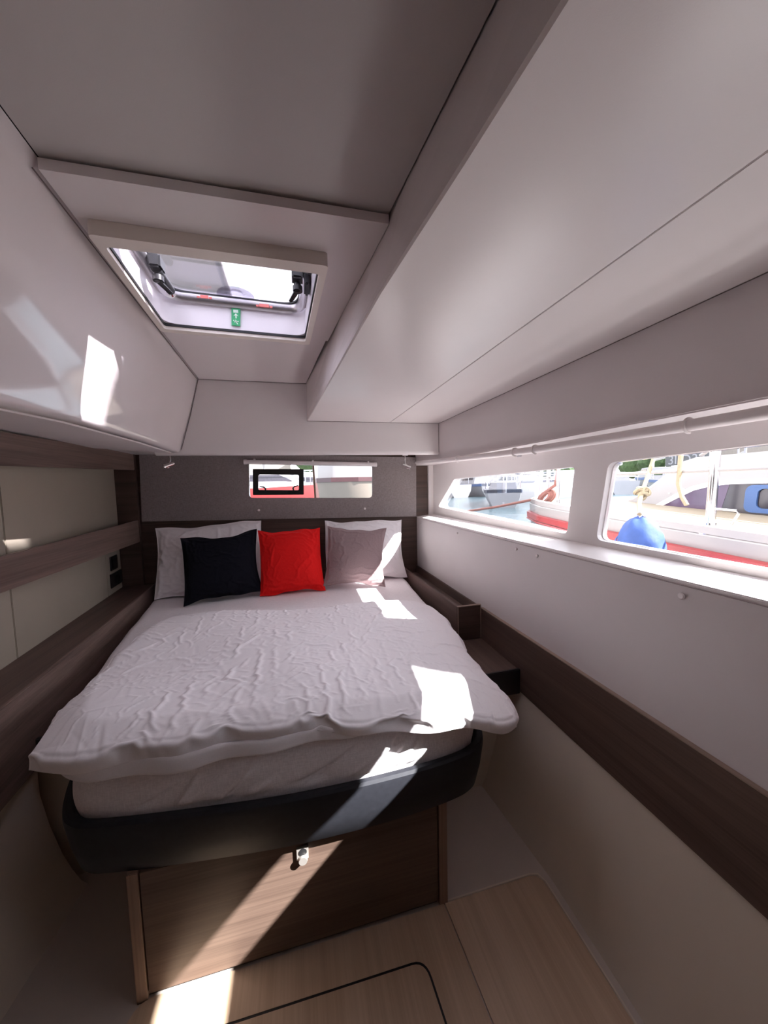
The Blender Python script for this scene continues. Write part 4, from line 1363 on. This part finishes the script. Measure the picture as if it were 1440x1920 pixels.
obj('rope_coil', cb, 'rope_pink', smooth=True, label='pink rope coil hung on the rail of the neighbouring boat', cat='rope')
bh = B().tube([(2.9, 2.98, 1.32), (3.0, 2.72, 1.72)], 0.020, 8)
obj('boat_hook', bh, 'pole_orange', smooth=True, label='orange pole slanting behind the rail of the neighbouring boat', cat='pole')
bh = B().tube([(2.95, 3.06, 1.30), (3.05, 2.80, 1.72)], 0.016, 8)
obj('boat_hook', bh, 'pole_orange', smooth=True, label='thinner orange pole beside the other slanting pole', cat='pole')


# ---------------------------------------------------------------- other boats in the harbour
def harbour_boat(x, y, L, rot, hullmat, lab, cabin=1, mast=False, stripe=None, awning=None, group='boats across the harbour'):
    t = thing('harbour_boat', (x, y, WZ), lab, 'boat', group)
    R = Matrix.Rotation(math.radians(rot), 4, 'Z')

    def T(px, py, pz):
        v = R @ Vector((px, py, 0))
        return (x + v.x, y + v.y, WZ + pz)
    Bm = L * 0.16
    H = L * 0.10 + 0.25
    st = [(-0.5, 0.80, 1.0), (-0.3, 0.95, 0.96), (0.0, 1.0, 1.0), (0.25, 0.82, 1.08), (0.42, 0.42, 1.2), (0.5, 0.04, 1.3)]
    secs = []
    for f, wb_, hh in st:
        a = Bm * wb_
        secs.append([T(f * L, -a * 0.55, -0.15), T(f * L, -a * 0.92, H * hh * 0.5), T(f * L, -a, H * hh), T(f * L, a, H * hh), T(f * L, a * 0.92, H * hh * 0.5), T(f * L, a * 0.55, -0.15)])
    obj('hull', B().loft(secs, True, True), hullmat, t, smooth=True)
    if stripe:
        secs = []
        for f, wb_, hh in st:
            a = Bm * wb_ + 0.015
            secs.append([T(f * L, -a, H * hh * 0.80), T(f * L, -a, H * hh * 0.98), T(f * L, a, H * hh * 0.98), T(f * L, a, H * hh * 0.80)])
        obj('stripe', B().loft(secs, True, True), stripe, t)
    if cabin:
        c0, c1, hh = -0.28, 0.22, H + L * 0.09 * cabin
        w_ = Bm * 0.72
        secs = []
        for f, h_ in ((c0, hh * 0.96), (c0 + 0.08, hh), (c1 - 0.14, hh), (c1, H * 1.02)):
            secs.append([T(f * L, -w_, H * 0.98), T(f * L, -w_ * 0.85, h_), T(f * L, w_ * 0.85, h_), T(f * L, w_, H * 0.98)])
        obj('cabin', B().loft(secs, True, True), 'boat_white_far', t)
        z0, z1 = lerp(H, hh, 0.42), lerp(H, hh, 0.82)
        for sgn in (-1, 1):
            a0 = w_ * lerp(1, 0.85, 0.42) + 0.012
            a1 = w_ * lerp(1, 0.85, 0.82) + 0.012
            obj('cabin_window', B().hexa([T((c0 + 0.05) * L, sgn * a0, z0), T((c1 - 0.10) * L, sgn * a0, z0), T((c1 - 0.16) * L, sgn * a1, z1), T((c0 + 0.05) * L, sgn * a1, z1)],
                                         [T((c0 + 0.05) * L, sgn * (a0 - 0.04), z0), T((c1 - 0.10) * L, sgn * (a0 - 0.04), z0), T((c1 - 0.16) * L, sgn * (a1 - 0.04), z1), T((c0 + 0.05) * L, sgn * (a1 - 0.04), z1)]), 'dark_pane', t)
        wz0, wz1 = lerp(H, hh, 0.35), lerp(H, hh, 0.88)
        f0, f1 = lerp(c1, c1 - 0.14, 0.35) + 0.006, lerp(c1, c1 - 0.14, 0.88) + 0.006
        obj('windscreen', B().hexa([T(f0 * L, -w_ * 0.8, wz0), T(f0 * L, w_ * 0.8, wz0), T(f1 * L, w_ * 0.7, wz1), T(f1 * L, -w_ * 0.7, wz1)],
                                   [T(f0 * L - 0.05, -w_ * 0.8, wz0), T(f0 * L - 0.05, w_ * 0.8, wz0), T(f1 * L - 0.05, w_ * 0.7, wz1), T(f1 * L - 0.05, -w_ * 0.7, wz1)]), 'dark_pane', t)
    if awning:
        zt = H + L * 0.20
        secs = []
        for f in (-0.5, -0.15):
            secs.append([T(f * L, -Bm * 0.9, zt - 0.15), T(f * L, 0, zt + 0.35), T(f * L, Bm * 0.9, zt - 0.15), T(f * L, 0, zt + 0.30)])
        obj('awning', B().loft(secs, True, True), awning, t)
        for f in (-0.48, -0.17):
            for sgn in (-1, 1):
                obj('awning_post', B().tube([T(f * L, sgn * Bm * 0.85, H * 0.95), T(f * L, sgn * Bm * 0.85, zt - 0.14)], 0.03, 6), 'steel_polished', t)
    if mast:
        obj('mast', B().tube([T(0.08 * L, 0, H), T(0.08 * L, 0, H + L * 1.15)], 0.07, 8), 'boat_white_far', t, smooth=True)
        obj('boom', B().tube([T(0.08 * L, 0, H + L * 0.17), T(-0.38 * L, 0, H + L * 0.17)], 0.12, 8), 'sail_cover', t, smooth=True)
    rl = B()
    for sgn in (-1, 1):
        rl.tube([T(-0.45 * L, sgn * Bm * 0.8, H + 0.55), T(0.25 * L, sgn * Bm * 0.78, H * 1.05 + 0.55), T(0.46 * L, sgn * Bm * 0.25, H * 1.2 + 0.55)], 0.02, 5)
        for f, q in ((-0.44, 0.8), (-0.1, 0.9), (0.2, 0.8), (0.4, 0.42)):
            rl.tube([T(f * L, sgn * Bm * q, H), T(f * L, sgn * Bm * q, H * 1.1 + 0.5)], 0.018, 5)
    obj('guard_rail', rl, 'steel_polished', t, smooth=True)
    return t


wf_ = 'boat_white_far'
harbour_boat(9.2, 14.6, 5.0, 60, wf_, 'low grey-white motor launch lying beyond the rope coil', 0.7, stripe='boat_navy', group=None)
harbour_boat(13.6, 18.0, 6.0, 200, wf_, 'white launch with green awning behind the rope coil', 0.6, awning='awning_green', group=None)
row = [(11.2, 27, 7, 95, 0), (14.4, 27, 7.5, 84, 1), (17.6, 26.4, 7, 92, 0), (20.8, 25, 7.5, 70, 1), (23.4, 22.4, 7, 60, 1), (25.6, 19.4, 7.5, 50, 0), (27.6, 16.2, 7, 40, 1), (29.2, 12.6, 7.5, 30, 1),
       (12.5, 38.5, 10, 90, 1), (17.5, 38.5, 9.5, 88, 0), (22.5, 38, 10, 84, 1), (27.3, 36.2, 10, 70, 1), (31.5, 32.6, 9.5, 58, 0), (35, 28, 10, 48, 1), (37.5, 22.6, 10, 35, 1), (39.2, 16.8, 9.5, 20, 1),
       (-10.5, 19, 8, 100, 1), (4.6, 26, 9, 85, 1), (-2.4, 27, 9, 95, 1)]
words = ['pointed end of the far side window', 'rope coil', 'tall rail posts', 'blue fender', 'tinted cabin window', 'orange poles', 'slanting cabin front', 'steel stanchion']
hulls = [wf_, wf_, 'boat_navy', wf_, wf_, 'boat_white', wf_]
for i, (x, y, L, r, ms) in enumerate(row):
    side = 'aft window' if x < 4 else ('far side window' if y / x > 1.2 else 'near side window')
    dist = 'front row' if i < 8 else ('back row' if i < 16 else 'open harbour')
    order = {0: 'first', 1: 'second', 2: 'third', 3: 'fourth', 4: 'fifth', 5: 'sixth', 6: 'seventh', 7: 'eighth'}[i % 8]
    hm = hulls[i % 7]
    lab = '%s boat %s, %s from the left in the %s outside the %s' % ('dark' if hm == 'boat_navy' else 'white', 'with mast' if ms else 'without mast', order, dist, side.replace(' side', ''))
    harbour_boat(x, y, L, r, hm, lab, 1 if i % 3 else 1.3, bool(ms), stripe=('boat_blue' if i % 4 == 1 else None))
harbour_boat(-1.2, 14.0, 7.8, 4, 'boat_red', 'red hulled launch seen through the black framed portlight', 0.8, group=None)
harbour_boat(1.4, 18.5, 7.0, 20, wf_, 'white boat with a bright blue stripe seen above the black portlight', 1.2, stripe='boat_blue', group=None)

# stern of the motor yacht seen through the right half of the aft window
my = thing('motor_yacht', (2.4, 6.6, WZ), 'cream motor yacht with a maroon band close behind the aft window', 'boat')
secs = []
for x, y in ((0.32, 6.35), (0.55, 6.08), (1.0, 5.98), (1.5, 6.05), (1.95, 6.5)):
    secs.append([(x + 0.2, y + 0.5, WZ - 0.1), (x + 0.08, y + 0.18, 0.95), (x, y, 1.535), (x, 8.2, 1.535), (x + 0.2, 8.0, WZ - 0.1)])
obj('hull', B().loft(secs, True, True), 'cream_hull', my, smooth=True)
secs = []
for x, y in ((0.31, 6.33), (0.54, 6.06), (1.0, 5.96), (1.5, 6.03), (1.96, 6.48)):
    secs.append([(x, y, 1.536), (x, y, 1.612), (x, 8.2, 1.612), (x, 8.2, 1.536)])
obj('maroon_band', B().loft(secs, True, True), 'maroon', my)
secs = []
for x, y in ((0.34, 6.42), (0.58, 6.14), (1.0, 6.04), (1.5, 6.11), (1.93, 6.56)):
    secs.append([(x, y, 1.613), (x + 0.02, y + 0.05, 2.3), (x + 0.02, 8.1, 2.3), (x, 8.2, 1.613)])
obj('topside', B().loft(secs, True, True), 'boat_white', my, smooth=True)

# own boat's cockpit hardtop seen through the roof hatch
htp = thing('cockpit_hardtop', (-1.8, 3.6, 3.2), 'beige underside of the cockpit hardtop seen through the roof hatch', 'hardtop')
obj('hardtop_panel', B().hexa([(-3.4, 2.2, 3.2), (-0.53, 2.2, 3.2), (-0.58, 4.6, 3.2), (-3.4, 4.6, 3.2)], [(-3.4, 2.2, 3.28), (-0.53, 2.2, 3.28), (-0.58, 4.6, 3.28), (-3.4, 4.6, 3.28)], 0.01), 'bimini_beige', htp)
obj('edge_rail', B().tube([(-0.52, 2.2, 3.22), (-0.57, 4.6, 3.22)], 0.03, 10), 'boat_white', htp, smooth=True)
for px_, py_ in ((-0.60, 4.5), (-3.3, 4.5), (-3.3, 2.3)):
    obj('hardtop_post', B().tube([(px_, py_, 2.2 if py_ < 2.88 else 0.6), (px_, py_, 3.2)], 0.03, 10), 'steel_polished', htp, smooth=True)

# houses and trees on the quay
for i, (x, y, w_, d_, h_) in enumerate([(30, 53, 12, 6, 7), (48, 54, 10, 6, 9), (54, 30, 6, 12, 8), (12, 53, 12, 6, 7), (-8, 53, 14, 6, 6), (54, 12, 6, 12, 7)]):
    t = thing('quay_house', (x, y, 1.3), 'plastered quayside house with red roof, %s along the quay' % ['third from the left', 'fourth from the left', 'fifth from the left', 'second from the left', 'first from the left', 'last from the left'][i], 'house', 'houses on the quay')
    obj('house_wall', B().box(x - w_ / 2, x + w_ / 2, y - d_ / 2, y + d_ / 2, 1.3, 1.3 + h_), 'house_wall', t)
    obj('roof', B().hexa([(x - w_ / 2 - 0.3, y - d_ / 2 - 0.3, 1.3 + h_), (x + w_ / 2 + 0.3, y - d_ / 2 - 0.3, 1.3 + h_), (x + w_ / 2 + 0.3, y + d_ / 2 + 0.3, 1.3 + h_), (x - w_ / 2 - 0.3, y + d_ / 2 + 0.3, 1.3 + h_)],
                         [(x - w_ / 4, y - d_ / 8, 3.0 + h_), (x + w_ / 4, y - d_ / 8, 3.0 + h_), (x + w_ / 4, y + d_ / 8, 3.0 + h_), (x - w_ / 4, y + d_ / 8, 3.0 + h_)]), 'roof_tile', t)
    if w_ > d_:
        for j in range(4):
            for l in range(2):
                xx = x - w_ / 2 + (j + 0.5) * w_ / 4
                obj('house_window', B().box(xx - 0.45, xx + 0.45, y - d_ / 2 - 0.06, y - d_ / 2 + 0.02, 2.3 + l * 2.8, 3.7 + l * 2.8), 'dark_pane', t)
    else:
        for j in range(4):
            for l in range(2):
                yy = y - d_ / 2 + (j + 0.5) * d_ / 4
                obj('house_window', B().box(x - w_ / 2 - 0.06, x - w_ / 2 + 0.02, yy - 0.45, yy + 0.45, 2.3 + l * 2.8, 3.7 + l * 2.8), 'dark_pane', t)
tw = ['first', 'second', 'third', 'fourth', 'fifth', 'sixth', 'seventh', 'eighth']
for i, (x, y) in enumerate([(21, 48), (41, 47.5), (52, 43), (47, 37), (47, 22), (47, 4), (2, 48), (-20, 48)]):
    t = thing('quay_tree', (x, y, 1.3), 'round green tree on the quay, the %s among the quayside trees' % tw[i], 'tree', 'trees on the quay')
    cr_ = B()
    for k in range(5):
        cr_.ico((x + random.uniform(-1.6, 1.6), y + random.uniform(-1.2, 1.2), 4.4 + random.uniform(-1.2, 1.8)), random.uniform(1.5, 2.3), 2)
    for v in cr_.bm.verts:
        v.co += Vector((random.uniform(-.2, .2), random.uniform(-.2, .2), random.uniform(-.2, .2)))
    obj('crown', cr_, 'leaf_green', t)
    obj('trunk', B().tube([(x, y, 1.3), (x + 0.1, y, 3.6)], [0.22, 0.15], 8), 'bark', t)

# ---------------------------------------------------------------- dark banner with pale letters on the right-hand quay
bn = thing('quay_banner', (44.6, 32.0, 1.3), 'dark banner with pale block letters on the quay behind the yellow ropes', 'banner')
obj('banner_cloth', B().box(44.58, 44.62, 29.6, 34.4, 3.05, 4.45), 'banner_dark', bn)
for y in (29.6, 34.4):
    obj('banner_post', B().tube([(44.66, y, 1.3), (44.66, y, 4.6)], 0.06, 8), 'steel_polished', bn)
fc = bpy.data.curves.new('lettering', 'FONT')
fc.body = '3I D32'
fc.size = 1.5
fc.extrude = 0.01
fc.align_x = 'CENTER'
fo = bpy.data.objects.new('lettering_source', fc)
C.objects.link(fo)
bpy.context.view_layer.update()
lm = bpy.data.meshes.new_from_object(fo.evaluated_get(bpy.context.evaluated_depsgraph_get()))
bpy.data.objects.remove(fo)
lm.materials.clear()
lm.materials.append(MATS['boat_white_far'])
lt = bpy.data.objects.new('lettering', lm)
C.objects.link(lt)
lt.parent = bn
lt.location = Vector((44.56, 32.0, 3.22)) - ORG[bn.name]
lt.rotation_euler = (math.radians(90), 0, math.radians(-90))
